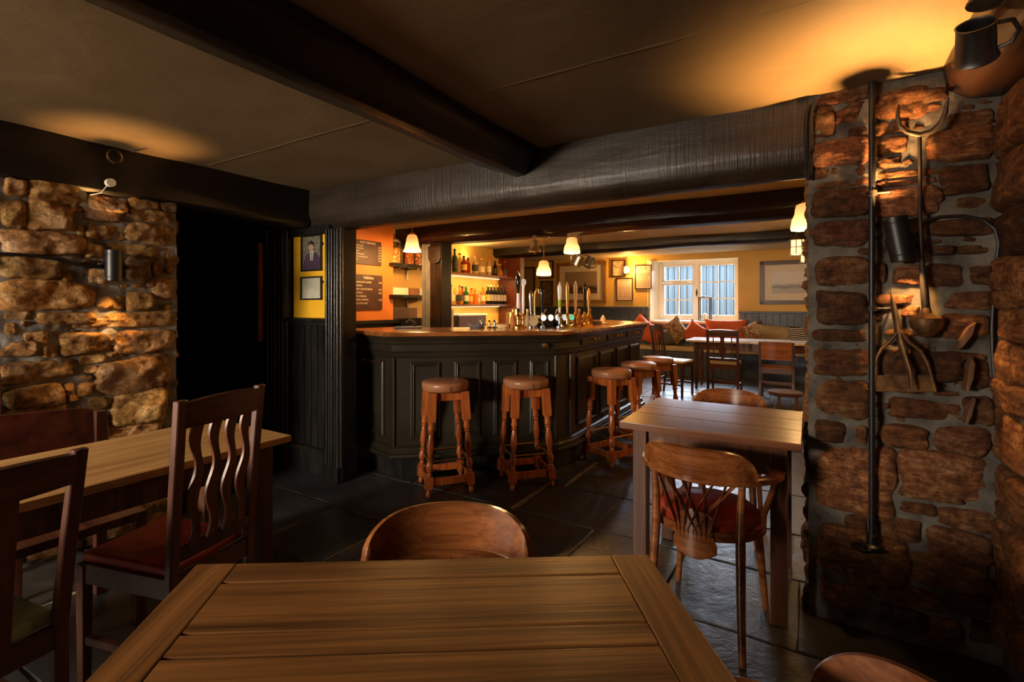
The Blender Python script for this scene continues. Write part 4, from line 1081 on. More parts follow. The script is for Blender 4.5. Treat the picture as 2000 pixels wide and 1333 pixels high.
mb = MB(T(onbar(1042, 629)+Vector((0, -.02, .055)), 0, PI/2)); mb.lathe([(0, -.03), (.036, -.03), (.042, 0), (.038, .03), (0, .03)], 20); mb.build('cask_end', plain('pale_wood', (.55, .42, .22), .5), t_)
mb = MB(T(onbar(1042, 629))); mb.tube([(0, 0, 0), (0, 0, .03)], .012, 8); mb.build('badge_stem', M_BRASS, t_)
def tray(px0, px1, py, w, lab, mat, name='drip_tray', cat='drip tray', h=.03):
    a, b = onbar(px0, py), onbar(px1, py); d = b-a; M = wallframe((a.x, a.y, ZB), d); L = math.hypot(d.x, d.y)
    mb = MB(M)
    mb.box(0, L, 0, .008, -w, 0); mb.box(0, L, 0, h, -.008, 0, bev=.002); mb.box(0, L, 0, h, -w, -w+.008, bev=.002); mb.box(0, .008, 0, h, -w, 0); mb.box(L-.008, L, 0, h, -w, 0)
    o = mb.build(name, mat); return tag(o, lab, cat)
tray(1047, 1082, 636, .14, 'black drip tray below the cask badge', P_BK, h=.045)
tray(1088, 1112, 633, .12, 'black drip tray under the lit badges, right one', P_BK, h=.05)
tray(1128, 1180, 627.5, .10, 'long dark drip tray at the far end of the bar', plain('tray_dark', (.05, .04, .04), .3), h=.03)
tray(998, 1044, 638, .16, 'reddish brown serving tray near the first beer pump', plain('tray_red', (.12, .03, .02), .3), 'serving_tray', 'tray', h=.03)
mb = MB(T(onbar(930, 640))); mb.lathe([(0, 0), (.05, 0), (.066, .018), (.070, .036), (.064, .038), (.058, .020), (.040, .008), (0, .008)], 22)
simple('glass_ashtray', mb, plain('cut_glass', (.35, .38, .40), .08, .6), 'shiny round glass dish near the front edge of the bar', 'dish')
for k, (px, py) in enumerate(((941, 641), (956, 641), (966, 640))):
    t_ = thing('table_number_spoon', '', 'stand', T(onbar(px, py)))
    t_['label'] = ['small metal stand beside the shiny glass dish', 'small coppery stand in the middle of three on the bar', 'small metal stand nearest the serving tray'][k]; t_['group'] = 'little stands on the bar'
    mb = MB(); mb.lathe([(0, 0), (.025, 0), (.028, .008), (.010, .015), (.008, .05), (.018, .055), (0, .075)], 12); mb.build('stand_foot', M_STEEL if k != 1 else M_BRASS, t_, local=True)
    t_.name = 'bar_stand'
mb = MB(T(onbar(800, 637))); mb.box(-.12, .10, -.03, .03, 0, .018, bev=.006); mb.tube([(.02, 0, .018), (.05, .0, .05), (.0, 0, .075), (-.03, 0, .05)], .008, 8)
simple('key_hook_block', mb, plain('dark_knob_block', (.06, .05, .05), .3), 'dark little block with a curled metal top at the menu end of the bar', 'ornament')
mb = MB(T(onbar(1178, 622))); mb.lathe([(0, 0), (.05, 0), (.055, .012), (.03, .02), (.028, .05), (.012, .085), (0, .095)], 14)
simple('napkin_cone', mb, plain('napkin_pink', (.70, .55, .50), .7), 'pale folded napkin standing at the far end of the bar', 'napkin')
bks = [(1002, 626, (.75, .28, .08)), (1030, 633, (.70, .50, .35)), (1152, 622, (.55, .20, .10)), (1131, 626, (.60, .35, .22))]
lb = ['small amber bottle left of the first beer pump', 'pale stubby bottle in front of the disc-topped pump', 'coppery bottle behind the black pump handle', 'pinkish bottle between white and black pump handles']
for (px, py, c), l in zip(bks, lb):
    t_ = thing('sauce_bottle', l, 'bottle', T(onbar(px, py)), 'small bottles on the bar')
    mb = MB(); mb.lathe([(0, 0), (.024, .001), (.025, .08), (.012, .11), (.010, .14), (0, .141)], 14); mb.build('glass_body', glassmat('sauce%d' % px, c, .1, .4), t_, local=True)
    mb = MB(); mb.lathe([(.012, .135), (.012, .16), (0, .16)], 10); mb.build('cap', C_GLD, t_, local=True)
# ================================================================ tables
def taper_leg(mb, x, y, z1, w=.06, bev=.004, sq=1.0): mb.box(x-w/2, x+w/2, y-w/2, y+w/2, 0, z1, bev=bev, taper=sq)
# foreground table: plank top between cross-grain ends
tA = thing('plank_table', 'large oak plank table with breadboard ends filling the near foreground', 'table', T((-.17, .66, 0), math.radians(3)))
FLc, FRc = Vector((-.655, 1.0225)), Vector((.293, 1.062)); dl = Vector((-.045, -.32)).normalized()*-1; dL = -(Vector((.044, .3201)).normalized()) ; dR = -(Vector((-.029, .3596)).normalized())
dL = Vector((-.611+.655, .7024-1.0225)).normalized(); dR = Vector((.322-.293, .7024-1.062)).normalized()
ZT = .76; LEN = .80
far = (FRc-FLc).normalized()
def quad(mb, a, b, c, d, z0, z1, bev=.003): mb.prism([tuple(a), tuple(b), tuple(c), tuple(d)], z0, z1, bev=bev)
bw = .080
NL, NR = FLc+dL*LEN, FRc+dR*LEN
mb = MB(); quad(mb, NL, NL+far*bw, FLc+far*bw, FLc, ZT-.032, ZT); mb.build('end_board', M_OAKY, tA)
mb = MB(); quad(mb, NR-far*bw, NR, FRc, FRc-far*bw, ZT-.032, ZT); mb.build('end_board', M_OAKY, tA)
gp = .0032; ys = [0, .072, .222, .278, .43, .57, .70, LEN]
for k in range(7):
    a0 = FLc+far*(bw+.0015)+dL*(ys[k]+(gp if k else 0)); a1 = FLc+far*(bw+.0015)+dL*(ys[k+1]-gp)
    b0 = FRc-far*(bw+.0015)+dR*(ys[k]+(gp if k else 0)); b1 = FRc-far*(bw+.0015)+dR*(ys[k+1]-gp)
    mb = MB(); quad(mb, a1, b1, b0, a0, ZT-.030, ZT-.001, bev=.0018)
    mb.build('plank', M_OAK, tA)
cA = (FLc+FRc+NL+NR)/4
mb = MB(T((cA.x, cA.y, 0), math.radians(3)))
for s in (-1, 1): mb.box(-.38, .38, s*.30-.012, s*.30+.012, ZT-.13, ZT-.033, bev=.003); mb.box(s*.38-.012, s*.38+.012, -.30, .30, ZT-.13, ZT-.033, bev=.003)
mb.build('apron', M_OAK, tA)
for sx in (-1, 1):
    for sy in (-1, 1):
        mb = MB(T((cA.x, cA.y, 0), math.radians(3))); taper_leg(mb, sx*.37, sy*.29, ZT-.035, .07); mb.build('leg', M_OAKY, tA)
def rect_table(name, lab, u0, u1, v0, v1, top, mat, legmat, legw=.065, th=.032, apron=.12, inset=.06, legs='square', tap=1.0, boards=None, M=None):
    t_ = thing(name, lab, 'table', MU((u0+u1)/2, (v0+v1)/2))
    cu, cv = (u0+u1)/2, (v0+v1)/2; hu, hv = (u1-u0)/2, (v1-v0)/2
    if boards:
        n = boards
        for k in range(n):
            if hu > hv: mb = MB(); mb.box(-hu, hu, -hv+2*hv*k/n+.0008, -hv+2*hv*(k+1)/n-.0008, top-th, top, bev=.004)
            else: mb = MB(); mb.box(-hu+2*hu*k/n+.0008, -hu+2*hu*(k+1)/n-.0008, -hv, hv, top-th, top, bev=.004)
            mb.build('top_board', mat, t_, local=True)
    else:
        mb = MB(); mb.box(-hu, hu, -hv, hv, top-th, top, bev=.006); mb.build('tabletop', mat, t_, local=True)
    mb = MB(); i = inset+legw/2
    for s in (-1, 1):
        mb.box(-hu+i, hu-i, s*(hv-i)-.011, s*(hv-i)+.011, top-th-apron, top-th, bev=.002); mb.box(s*(hu-i)-.011, s*(hu-i)+.011, -hv+i, hv-i, top-th-apron, top-th, bev=.002)
    mb.build('apron', legmat, t_, local=True)
    for sx in (-1, 1):
        for sy in (-1, 1):
            mb = MB()
            x, y = sx*(hu-i), sy*(hv-i)
            if legs == 'square': taper_leg(mb, x, y, top-th, legw, sq=tap)
            else:
                mb.box(x-legw/2, x+legw/2, y-legw/2, y+legw/2, top-th-.16, top-th, bev=.003)
                mb.lathe([(.012, 0), (.02, .01), (.022, .03), (.018, .05), (.028, .1), (.03, .2), (.022, .4), (.026, .5), (.032, .53), (.026, top-th-.16)], 14, M=T((x, y, 0)))
            mb.build('leg', legmat, t_, local=True)
    return t_
rect_table('dark_plank_table', 'dark varnished plank table standing against the stone pier', -.75, -.022, 2.20, 2.88, .76, M_TABB, wood('table_leg_dark', (.07, .025, .012), (.20, .075, .03), .3, 'Z', .8, .08, coat=.2), boards=3, legw=.062, inset=.05, apron=.13)
rect_table('long_pine_table', 'long narrow pale pine table along the golden stone wall', -2.40, -1.83, -.55, 1.27, .76, M_PINE, wood('pine_leg', (.05, .02, .01), (.14, .06, .025), .4, 'Z'), boards=None, legw=.06, inset=.05, apron=.10, th=.028)
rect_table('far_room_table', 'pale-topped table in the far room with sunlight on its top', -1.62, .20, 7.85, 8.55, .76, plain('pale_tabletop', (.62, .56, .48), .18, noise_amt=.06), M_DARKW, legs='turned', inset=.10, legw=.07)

# ================================================================ stools
def stool(M, lab, group='bar stools'):
    t_ = thing('bar_stool', lab, 'stool', M, group)
    mb = MB(); mb.lathe([(0, .695), (.150, .695), (.158, .70), (.164, .712), (.166, .735), (.164, .750), (.150, .762), (.10, .768), (0, .770)], 36); mb.build('seat', M_LEATH, t_, local=True, smooth=60)
    mb = MB(); mb.tube([(0, -.1655, .70), (0, -.168, .73), (0, -.160, .757)], .0015, 5); mb.build('seat_seam', M_DARKW, t_, local=True)
    mb = MB()
    for s in (-1, 1):
        mb.box(-.10, .10, s*.105-.011, s*.105+.011, .635, .694, bev=.003); mb.box(s*.105-.011, s*.105+.011, -.10, .10, .635, .694, bev=.003)
    mb.build('seat_frame', M_STOOLW, t_, local=True)
    tp, bt = .112, .150
    def at(z): return bt+(tp-bt)*z/.695
    for sx in (-1, 1):
        for sy in (-1, 1):
            b = Vector((sx*bt, sy*bt, 0)); a = Vector((sx*tp, sy*tp, .695)); d = a-b; L = d.length
            q = d.to_track_quat('Z', 'Y').to_matrix().to_4x4()
            # keep the block faces square to the stool
            z = d.normalized(); x = Vector((1, 0, 0)); x = (x-z*x.dot(z)).normalized(); y = z.cross(x)
            ML = Matrix(((x.x, y.x, z.x, b.x), (x.y, y.y, z.y, b.y), (x.z, y.z, z.z, b.z), (0, 0, 0, 1)))
            mb = MB(ML)
            mb.lathe([(0, 0), (.010, 0), (.016, .008), (.019, .022), (.014, .036), (.011, .042), (.016, .048), (.018, .055)], 14)
            mb.box(-.026, .026, -.026, .026, .052, .135, bev=.004)
            mb.lathe([(0.0211, .133), (0.0140, .140), (0.0211, .148), (0.0164, .155), (0.0140, .162), (0.0234, .185), (0.0257, .205), (0.0211, .225), (0.0140, .24), (0.0211, .248), (0.0140, .256), (0.0175, .275), (0.0246, .32), (0.0234, .36), (0.0164, .405), (0.0140, .415), (0.0234, .424), (0.0140, .433),
                      (0.0211, .442), (0.0246, .455), (0.0187, .475), (0.0222, .49), (0.0234, .505)], 14)
            mb.box(-.027, .027, -.027, .027, .50, L, bev=.004)
            mb.build('leg', M_STOOLW, t_, local=True)
    w = at(.095)
    for s in (-1, 1):
        mb = MB(); mb.box(-w+.02, w-.02, s*w-.010, s*w+.010, .072, .122, bev=.004); mb.build('stretcher', M_STOOLW, t_, local=True)
        mb = MB(); mb.box(s*w-.010, s*w+.010, -w+.02, w-.02, .072, .122, bev=.004); mb.build('stretcher', M_STOOLW, t_, local=True)
    w = at(.235)
    for s in (-1, 1):
        mb = MB(); mb.tube([(-w, s*w, .235), (w, s*w, .235)], .006, 8); mb.build('foot_rail', M_BRASS, t_, local=True)
        mb = MB(); mb.tube([(s*w, -w, .225), (s*w, w, .225)], .006, 8); mb.build('foot_rail', M_BRASS, t_, local=True)
    return t_
s0 = stool(T((-.475, 3.50, 0), math.radians(20)), 'tan leather bar stool nearest the black posts, standing at the front of the bar')
dup(s0, T((.100, 3.62, 0), math.radians(17)), 'tan leather bar stool right of the first, standing before the corner of the bar')
dup(s0, T((.83, 4.10, 0), math.radians(34)), 'tan leather bar stool closest to the viewer along the window side of the bar')
dup(s0, T((1.17, 4.56, 0), math.radians(30)), 'tan leather bar stool, middle of three on the window side of the bar')
dup(s0, T((1.47, 5.00, 0), math.radians(26)), 'tan leather bar stool furthest along the window side of the bar')

# ================================================================ chairs
def arcpt(r, a, z): return Vector((r*math.sin(a), -r*math.cos(a), z))   # a=0 is the back (-y)
def tub_chair(M, lab, seatmat=None, lattice=True):
    """bentwood captain chair: faces local +y"""
    t_ = thing('captain_chair', lab, 'chair', M, 'bentwood captain chairs')
    seatmat = seatmat or M_REDL
    def pl(r): return [(r*math.cos(a)*1.0, r*math.sin(a)*.98) for a in [2*PI*k/40 for k in range(40)]]
    mb = MB(); mb.prism(pl(.215), .405, .440, bev=.008); mb.build('seat_frame', M_CHES, t_, local=True)
    mb = MB(); mb.lathe([(.200, .438), (.198, .455), (.175, .475), (.10, .485), (0, .487)], 40, sy=.98); mb.build('seat', seatmat, t_, local=True, smooth=60)
    # arm ring: bent bow round the back, ends curl outwards at the front
    RB = .245; pts = []
    for k in range(31):
        a = math.radians(-118+236*k/30); e = abs(a)/math.radians(118)
        pts.append(Vector((RB*math.sin(a)*(1.0+.04*e), -RB*math.cos(a)*(1.0-.0*e)+.02*e, .633+.012*math.cos(a))))
    mb = MB(); n = len(pts); vs = []; fs = []
    for i, p in enumerate(pts):
        t = (pts[min(i+1, n-1)]-pts[max(i-1, 0)]).normalized(); nx = Vector((t.y, -t.x, 0)).normalized()
        e = abs(i-(n-1)/2)/((n-1)/2); w = .020+.014*max(0, e-.55)/.45; hh = .013
        for a, b in ((-w, -hh*.6), (-w*.6, -hh), (w*.6, -hh), (w, -hh*.6), (w, hh*.6), (w*.6, hh), (-w*.6, hh), (-w, hh*.6)): vs.append(p+nx*a+Vector((0, 0, b)))
    for i in range(n-1):
        for k in range(8): fs.append((i*8+k, i*8+(k+1) % 8, (i+1)*8+(k+1) % 8, (i+1)*8+k))
    fs += [tuple(range(8))[::-1], tuple((n-1)*8+k for k in range(8))]
    mb.add(vs, fs); mb.build('arm_rail', M_CHES, t_, local=True, smooth=50)
    # crest: broad bent board rising from the rail
    mb = MB(); AM = math.radians(53)
    def cf(s, q):
        a = -AM+2*AM*s; e = abs(2*s-1); top = .132*(1-e**4.0)**.5 if e < 1 else 0
        z = .638+q*(top*.86+.004)+.012*math.cos(a); r = RB+.004+q*.028*(1-e*e*.5)
        return Vector((r*math.sin(a), -r*math.cos(a), z)), Vector((math.sin(a), -math.cos(a), -.2))
    mb.sheet(cf, .017, 40, 8); mb.build('crest_rail', M_CHES, t_, local=True, smooth=50)
    mb = MB()
    mb.tube([cf(s/20, .06)[0]+Vector((math.sin(-AM+2*AM*s/20), -math.cos(-AM+2*AM*s/20), 0))*.010 for s in range(2, 19)], .0035, 6); mb.build('crest_bead', M_CHES, t_, local=True)
    if lattice:
        for j in range(9):
            mb = MB(); f = (j-4)/4
            for sg in (1,):
                a0 = math.radians(f*40); a1 = math.radians(f*9+(10 if j % 2 else -10))
                P = [arcpt(RB-.004, a0, .648), arcpt(RB-.012, a0*.75+a1*.25, .60), arcpt(.225, a0*.4+a1*.6, .53), arcpt(.208, a1, .44), arcpt(.205, a1, .40)]
                mb.tube(P, [.017, .016, .015, .015, .013], 8, flat=.28)
            mb.build('back_slat', M_CHES, t_, local=True, smooth=60)
        mb = MB(); mb.sheet(lambda s, q: (arcpt(.212, math.radians(-22+44*s)*(1 if q < .5 else .8), .36+q*.13+.03*math.sin(PI*s)*(1 if q > .5 else -1)), Vector((math.sin(math.radians(-22+44*s)), -math.cos(math.radians(-22+44*s)), 0))), .012, 10, 4)
        mb.build('back_foot_panel', M_CHES, t_, local=True)
    for s in (-1, 1):
        # back legs run up to the rail
        mb = MB(); mb.tube([(s*.175, -.235, 0), (s*.165, -.205, .20), (s*.158, -.180, .42), (s*.160, -.178, .55), (s*.165, -.183, .645)], [.013, .016, .018, .015, .012], 12); mb.build('leg', M_CHES, t_, local=True)
        mb = MB(); mb.tube([(s*.185, .195, 0), (s*.170, .175, .2), (s*.155, .155, .41)], [.012, .016, .020], 12); mb.build('leg', M_CHES, t_, local=True)
        # arm support: bent loop from the rail end to the seat
        P = [Vector((s*.225, .105, .645)), Vector((s*.243, .095, .60)), Vector((s*.222, .075, .53)), Vector((s*.205, .02, .47)), Vector((s*.208, -.03, .43)), Vector((s*.20, -.05, .41))]
        mb = MB(); mb.tube(P, [.011, .012, .012, .012, .012, .011], 10); mb.build('arm_support', M_CHES, t_, local=True)
    return t_
def faceM(x, y, deg): return T((x, y, 0), math.radians(deg))   # deg: heading rotation of local +y
cB_ang = -36
tc = tub_chair(faceM(.82, 2.05, cB_ang), 'chestnut captain chair with lattice back and red seat, drawn up to the dark plank table')
dup(tc, faceM(-.150, 1.05, 183), 'chestnut captain chair facing us behind the oak plank table')
dup(tc, faceM(1.235, 2.86, 180+ANG*-57.3), 'chestnut captain chair on the far side of the dark plank table')
dup(tc, faceM(.335, .605, 91), 'captain chair cut off by the bottom edge, right of the oak plank table')

def dining_chair(M, lab, back='slats', w=.40, d=.38, top=1.0, seatz=.45, mat=None, flatm=None, seatmat=None, cush=.03, rake=.07, name='dining_chair', group=None, tw=None, seat_in=.02, low=.16):
    """local +y is forward"""
    mat = mat or M_DARKW; flatm = flatm or M_DARKX; tw = tw or w
    t_ = thing(name, lab, 'chair', M, group)
    yb = -d/2; st = .034
    def bp(z, s=0):  # back stile centre at height z
        k = max(0, (z-seatz)/(top-seatz)); return Vector((s*(w/2-st/2+(tw-w)/2*k), yb-rake*k**1.2, z))
    for s in (-1, 1):
        P = [Vector((s*(w/2-st/2), yb-.03, 0)), Vector((s*(w/2-st/2), yb, seatz*.6)), bp(seatz, s), bp((seatz+top)/2, s), bp(top, s)]
        mb = MB(); vs = []; fs = []
        for p in P:
            for a, b in ((-.5, -.5), (.5, -.5), (.5, .5), (-.5, .5)): vs.append(p+Vector((a*st, b*st*.75, 0)))
        for i in range(len(P)-1):
            for k in range(4): fs.append((i*4+k, i*4+(k+1) % 4, (i+1)*4+(k+1) % 4, (i+1)*4+k))
        fs += [(3, 2, 1, 0), tuple((len(P)-1)*4+k for k in range(4))]
        _, ff = mb.add(vs, fs); bmesh.ops.bevel(mb.bm, geom=list({e for f in ff for e in f.edges}), offset=.003, segments=1, affect='EDGES')
        mb.build('back_stile', mat, t_, local=True)
        mb = MB(); mb.box(s*(w/2-st/2)-st/2, s*(w/2-st/2)+st/2, d/2-st, d/2, 0, seatz-.005, bev=.003, taper=.8); mb.build('leg', mat, t_, local=True)
    mb = MB()
    for s in (-1, 1): mb.box(s*(w/2-st/2)-.01, s*(w/2-st/2)+.01, yb, d/2, seatz-.065, seatz, bev=.002)
    mb.box(-w/2, w/2, d/2-.022, d/2-.002, seatz-.065, seatz, bev=.002); mb.box(-w/2+.02, w/2-.02, yb-.008, yb+.012, seatz-.065, seatz, bev=.002)
    mb.build('seat_rail', flatm, t_, local=True)
    mb = MB(); mb.box(-w/2+seat_in, w/2-seat_in, yb+.02, d/2+.008-seat_in*.3, seatz-.005, seatz+cush, bev=.012); mb.build('seat', seatmat or M_REDL, t_, local=True, smooth=60)
    for bx_ in ((-(w/2-st/2)-.009, -(w/2-st/2)+.009, yb, d/2-st, low, low+.025), ((w/2-st/2)-.009, (w/2-st/2)+.009, yb, d/2-st, low, low+.025),
                (-w/2+.02, w/2-.02, -.01, .01, low, low+.025), (-w/2+.02, w/2-.02, yb-.018, yb, low+.05, low+.075)):
        mb = MB(); mb.box(*bx_); mb.build('stretcher', flatm, t_, local=True)
    # top rail, gently bowed
    def rail(z0, z1, bow=.02, th=.02, nm='top_rail', arch=0.0):
        mb = MB(); c0, c1 = bp(z0), bp(z1)
        def fn(s, q):
            x = (2*s-1)*(tw/2-st*.4 if z0 > seatz+.3 else w/2-st*.4); c = c0.lerp(c1, q)
            return Vector((x, c.y-bow*(1-(2*s-1)**2), c.z+arch*(1-(2*s-1)**2)*q)), Vector((0, -1, -.12))
        mb.sheet(fn, th, 14, 3); return mb.build(nm, flatm, t_, local=True)
    if back in ('wavy', 'slats', 'thin', 'splat', 'vase'):
        rail(top-.09, top-.012, arch=.012); 
        if back != 'splat': rail(seatz+.05, seatz+.09, nm='lower_rail', bow=.012)
    def strip(x0, x1, wd, wave=0, nm='back_slat', z0=None, z1=None, th=.010, widths=None):
        z0 = z0 or seatz+.08; z1 = z1 or top-.085
        mb = MB(); n = 24
        def fn(s, q):
            z = z0+(z1-z0)*q; c = bp(z); x = x0+(x1-x0)*q
            W_ = wd if widths is None else widths(q)
            off = wave*math.sin(q*4*PI) if wave else 0
            if wave: W_ = wd*(1+.25*math.cos(q*4*PI+.6))
            return Vector((x+off+(s-.5)*W_, c.y-.015*(1-(x/(tw/2))**2), z)), Vector((0, -1, -.12))
        mb.sheet(fn, th, 3, n); mb.build(nm, mat, t_, local=True, smooth=50)
    if back == 'wavy':
        for k in range(4):
            f = (k-1.5)/1.5; strip(f*w*.27, f*tw*.28, .032, .010)
    elif back == 'slats':
        for k in range(4): f = (k-1.5)/1.5; strip(f*w*.29, f*tw*.29, .026)
    elif back == 'splat': strip(0, 0, .105, z0=seatz+.0)
    elif back == 'vase':
        strip(0, 0, .09, widths=lambda q: .045+.055*math.sin(PI*min(1, q*1.15))**2 if q < .87 else .05+.25*(q-.87))
        for s in (-1, 1): strip(s*w*.28, s*tw*.28, .014)
    elif back == 'panel':
        def fn(s, q):
            z = seatz+.12+(top-seatz-.12)*q; c = bp(z); return Vector(((2*s-1)*(tw/2-st*.3), c.y-.02*(1-(2*s-1)**2), z+.004*(1-(2*s-1)**2))), Vector((0, -1, -.1))
        mb = MB(); mb.sheet(fn, .016, 14, 6); mb.build('back_panel', M_CHES, t_, local=True)
    return t_
def uvrot(fu, fv):
    """heading so that local +y points along (fu,fv) of the room"""
    d = W(fu, fv); return math.atan2(d.y, d.x)-PI/2
# chair with wavy slats at the pine table
q = W(-1.955, .87); dining_chair(T((q.x, q.y, 0), uvrot(-.965, -.26)), 'dark chair with four wavy back slats and a red leather seat at the pine table', 'wavy', w=.34, d=.40, top=1.0, seatz=.43, tw=.355, rake=.045)
q = W(-1.915, .32); dining_chair(T((q.x, q.y, 0), uvrot(-.98, -.17)), 'dark chair with a broad central splat and pale green seat pad at the pine table', 'splat', w=.36, d=.38, top=.905, seatz=.43, tw=.40, rake=.05, seatmat=plain('sage_velvet', (.30, .40, .24), .85, bump=.3, bscale=120), cush=.035)
# settle behind the pine table
t_ = thing('wooden_settle', 'dark red-brown settle with a scuffed curved back between pine table and stone wall', 'settle', MU(-2.75, .55))
def stf(s, q):
    v = -.25+1.22*s; top = .86-.03*(2*s-1)**2-.06*max(0, (s-.93)/.07)**2; return (W(-2.72-.05*q, v, .42+(top-.42)*q)), W(1, 0, 0)
mb = MB(); mb.sheet(stf, .025, 40, 8); mb.build('settle_back', plain('scuffed_maroon', (.10, .022, .012), .35, noise_amt=.35, nscale=14, bump=.1), t_)
mb = MB(MROOM); mb.box(-2.72, -2.33, -.25, .96, .42, .455, bev=.006); mb.build('settle_seat', M_DARKX, t_)
for v in (-.22, .92):
    mb = MB(MROOM); mb.box(-2.76, -2.72, v, v+.04, 0, .82, bev=.003); mb.build('settle_post', M_DARKW, t_)
    mb = MB(MROOM); mb.box(-2.38, -2.34, v, v+.04, 0, .42, bev=.003); mb.build('leg', M_DARKW, t_)
q = W(-3.08, .535); dining_chair(T((q.x, q.y, 0), uvrot(1, 0)), 'maroon-backed chair cut off by the left edge against the golden wall', 'panel', w=.40, d=.30, top=.98, seatz=.43, rake=.02)
# far room chairs
CHM = wood('far_chair_wood', (.035, .012, .008), (.12, .045, .025), .3, 'Z', .8, .05)
q = W(-1.66, 7.28); dining_chair(T((q.x, q.y, 0), uvrot(.98, -.18)), 'slat-back chair with a white seat pad, turned sideways by the bar end', 'slats', w=.40, d=.42, top=1.0, seatz=.48, seatmat=plain('white_pad', (.80, .76, .70), .6), mat=CHM, cush=.03)
q = W(-1.025, 7.62); dining_chair(T((q.x, q.y, 0), uvrot(0, 1)), 'vase-splat chair with its back to us at the far room table', 'vase', w=.42, d=.42, top=.95, seatz=.46, seatmat=M_FABN, mat=CHM, tw=.42)
q = W(-.365, 7.60); dining_chair(T((q.x, q.y, 0), uvrot(0, 1)), 'brown panel-back chair with its back to us at the far room table', 'panel', w=.42, d=.40, top=.80, seatz=.44, seatmat=M_CHES, mat=CHM, rake=.04, cush=.015, low=.2)
t_ = thing('low_round_stool', 'low dark round stool glimpsed beside the stone pier beyond the dark table', 'stool', MU(-.20, 5.6))
mb = MB(); mb.lathe([(0, .40), (.15, .40), (.16, .42), (.15, .435), (0, .44)], 24); mb.build('seat', M_DARKX, t_, local=True)
for k in range(3):
    a = 2*PI*k/3; mb = MB(); mb.tube([(.10*math.cos(a), .10*math.sin(a), .40), (.14*math.cos(a), .14*math.sin(a), 0)], .012, 8); mb.build('leg', M_DARKW, t_, local=True)

# ================================================================ bench and cushions
t_ = thing('window_bench', 'built-in navy bench along the far wall with a long beige seat pad', 'bench', MU(-1.4, 9.55))
mb = MB(MROOM); mb.box(-4.2, .60, 9.34, 9.72, 0, .43)
for k in range(40):
    a = -4.2+k*.12; mb.box(a, a+.112, 9.325, 9.345, .04, .41, bev=.003)
mb.build('bench_base', M_NAVY, t_)
mb = MB(MROOM); mb.box(-4.2, -.2, 9.30, 9.74, .44, .51, bev=.02); mb.build('seat_pad', M_FABN, t_)
mb = MB(MROOM); mb.box(-.19, .60, 9.30, 9.74, .44, .51, bev=.02); mb.build('seat_pad', M_FABN, t_)
def mat_cush(name, a, b, kind, sc=30):
    t = NT(name); bb = t.bsdf(Roughness=.9); v = t.coord()
    if kind == 'stripe':
        w = t.node('ShaderNodeTexWave', wave_type='BANDS', bands_direction='Z'); w.inputs['Scale'].default_value = sc; w.inputs['Distortion'].default_value = 3.5; w.inputs['Detail'].default_value = 1; t.link(v, w.inputs[0]); f = w.outputs['Fac']
    else:
        f = t.noise(v, sc, 4, .6, 1.0)
    t.link(t.ramp(f, [(.47, a), (.53, b)]), bb.inputs['Base Color']); t.link(t.bump(t.noise(v, 150, 2), .4, .003), bb.inputs['Normal']); return t.m
def cushion(px, py, v, w, h, roll, mat, lab, lean=.25, yaw=0, th=.13):
    c = Pv(px, py, v); c.z = max(c.z, .505+w/2*abs(math.sin(roll))*.93+h/2*abs(math.cos(roll))*.93)
    M = T(c, RZ+yaw) @ Euler((lean, 0, 0)).to_matrix().to_4x4() @ Euler((0, roll, 0)).to_matrix().to_4x4()
    mb = MB()
    def fn(sg):
        def g(a, b):
            x, z = 2*a-1, 2*b-1
            px_ = x*(1-.10*(1-z*z)*0-.09*(1-abs(z)**2)); pz = z*(1-.09*(1-abs(x)**2))
            t = th/2*((1-x**4)*(1-z**4))**.5
            return Vector((px_*w/2, sg*t+.006*noise.noise(Vector((x*3, z*3, px))), pz*h/2))
        return g
    n = 16; vs = []; fs = []
    for sg in (-1, 1):
        o = len(vs)
        for j in range(n+1):
            for i in range(n+1): vs.append(fn(sg)(i/n, j/n))
        for j in range(n):
            for i in range(n):
                f = (o+j*(n+1)+i, o+j*(n+1)+i+1, o+(j+1)*(n+1)+i+1, o+(j+1)*(n+1)+i); fs.append(f if sg < 0 else f[::-1])
    mb.add(vs, fs); bmesh.ops.remove_doubles(mb.bm, verts=mb.bm.verts, dist=.0008)
    o = mb.build('cushion', mat, local=True, loc=M, smooth=70); tag(o, lab, 'cushion', 'cushions on the window bench'); return o
OR = plain('orange_cushion', (.62, .12, .035), .8, bump=.2, bscale=150, noise_amt=.08)
PAT = mat_cush('patterned_beige', (.20, .07, .045), (.46, .36, .22), 'noise', 26); ZEB = mat_cush('zebra', (.015, .013, .013), (.42, .38, .32), 'stripe', 9); TAN = plain('tan_cushion', (.32, .24, .13), .9, bump=.3, bscale=120)
GRY = plain('grey_cushion', (.10, .10, .10), .9)
cushion(1253, 640, 9.60, .42, .42, .75, OR, 'orange cushion in the bench corner behind the bar end')
cushion(1270, 664, 9.42, .40, .42, .35, OR, 'bright orange cushion propped between bar end and slat-back chair')
cushion(1322, 645, 9.50, .34, .48, -.55, PAT, 'beige patterned cushion tilted below the window')
cushion(1306, 664, 9.62, .36, .32, -.15, GRY, 'dark grey cushion behind the patterned one')
cushion(1358, 662, 9.50, .40, .40, .62, OR, 'orange cushion tilted on its corner under the window lantern')
cushion(1417, 643, 9.55, .70, .36, .0, OR, 'long orange cushion under the right part of the window')
cushion(1470, 650, 9.50, .34, .34, -.5, PAT, 'small beige patterned cushion beside the long orange one')
cushion(1512, 652, 9.50, .62, .30, .10, TAN, 'tan cushion in front of the navy boarding')
cushion(1572, 655, 9.42, .50, .30, .0, ZEB, 'black and white zebra-striped cushion next to the pier')
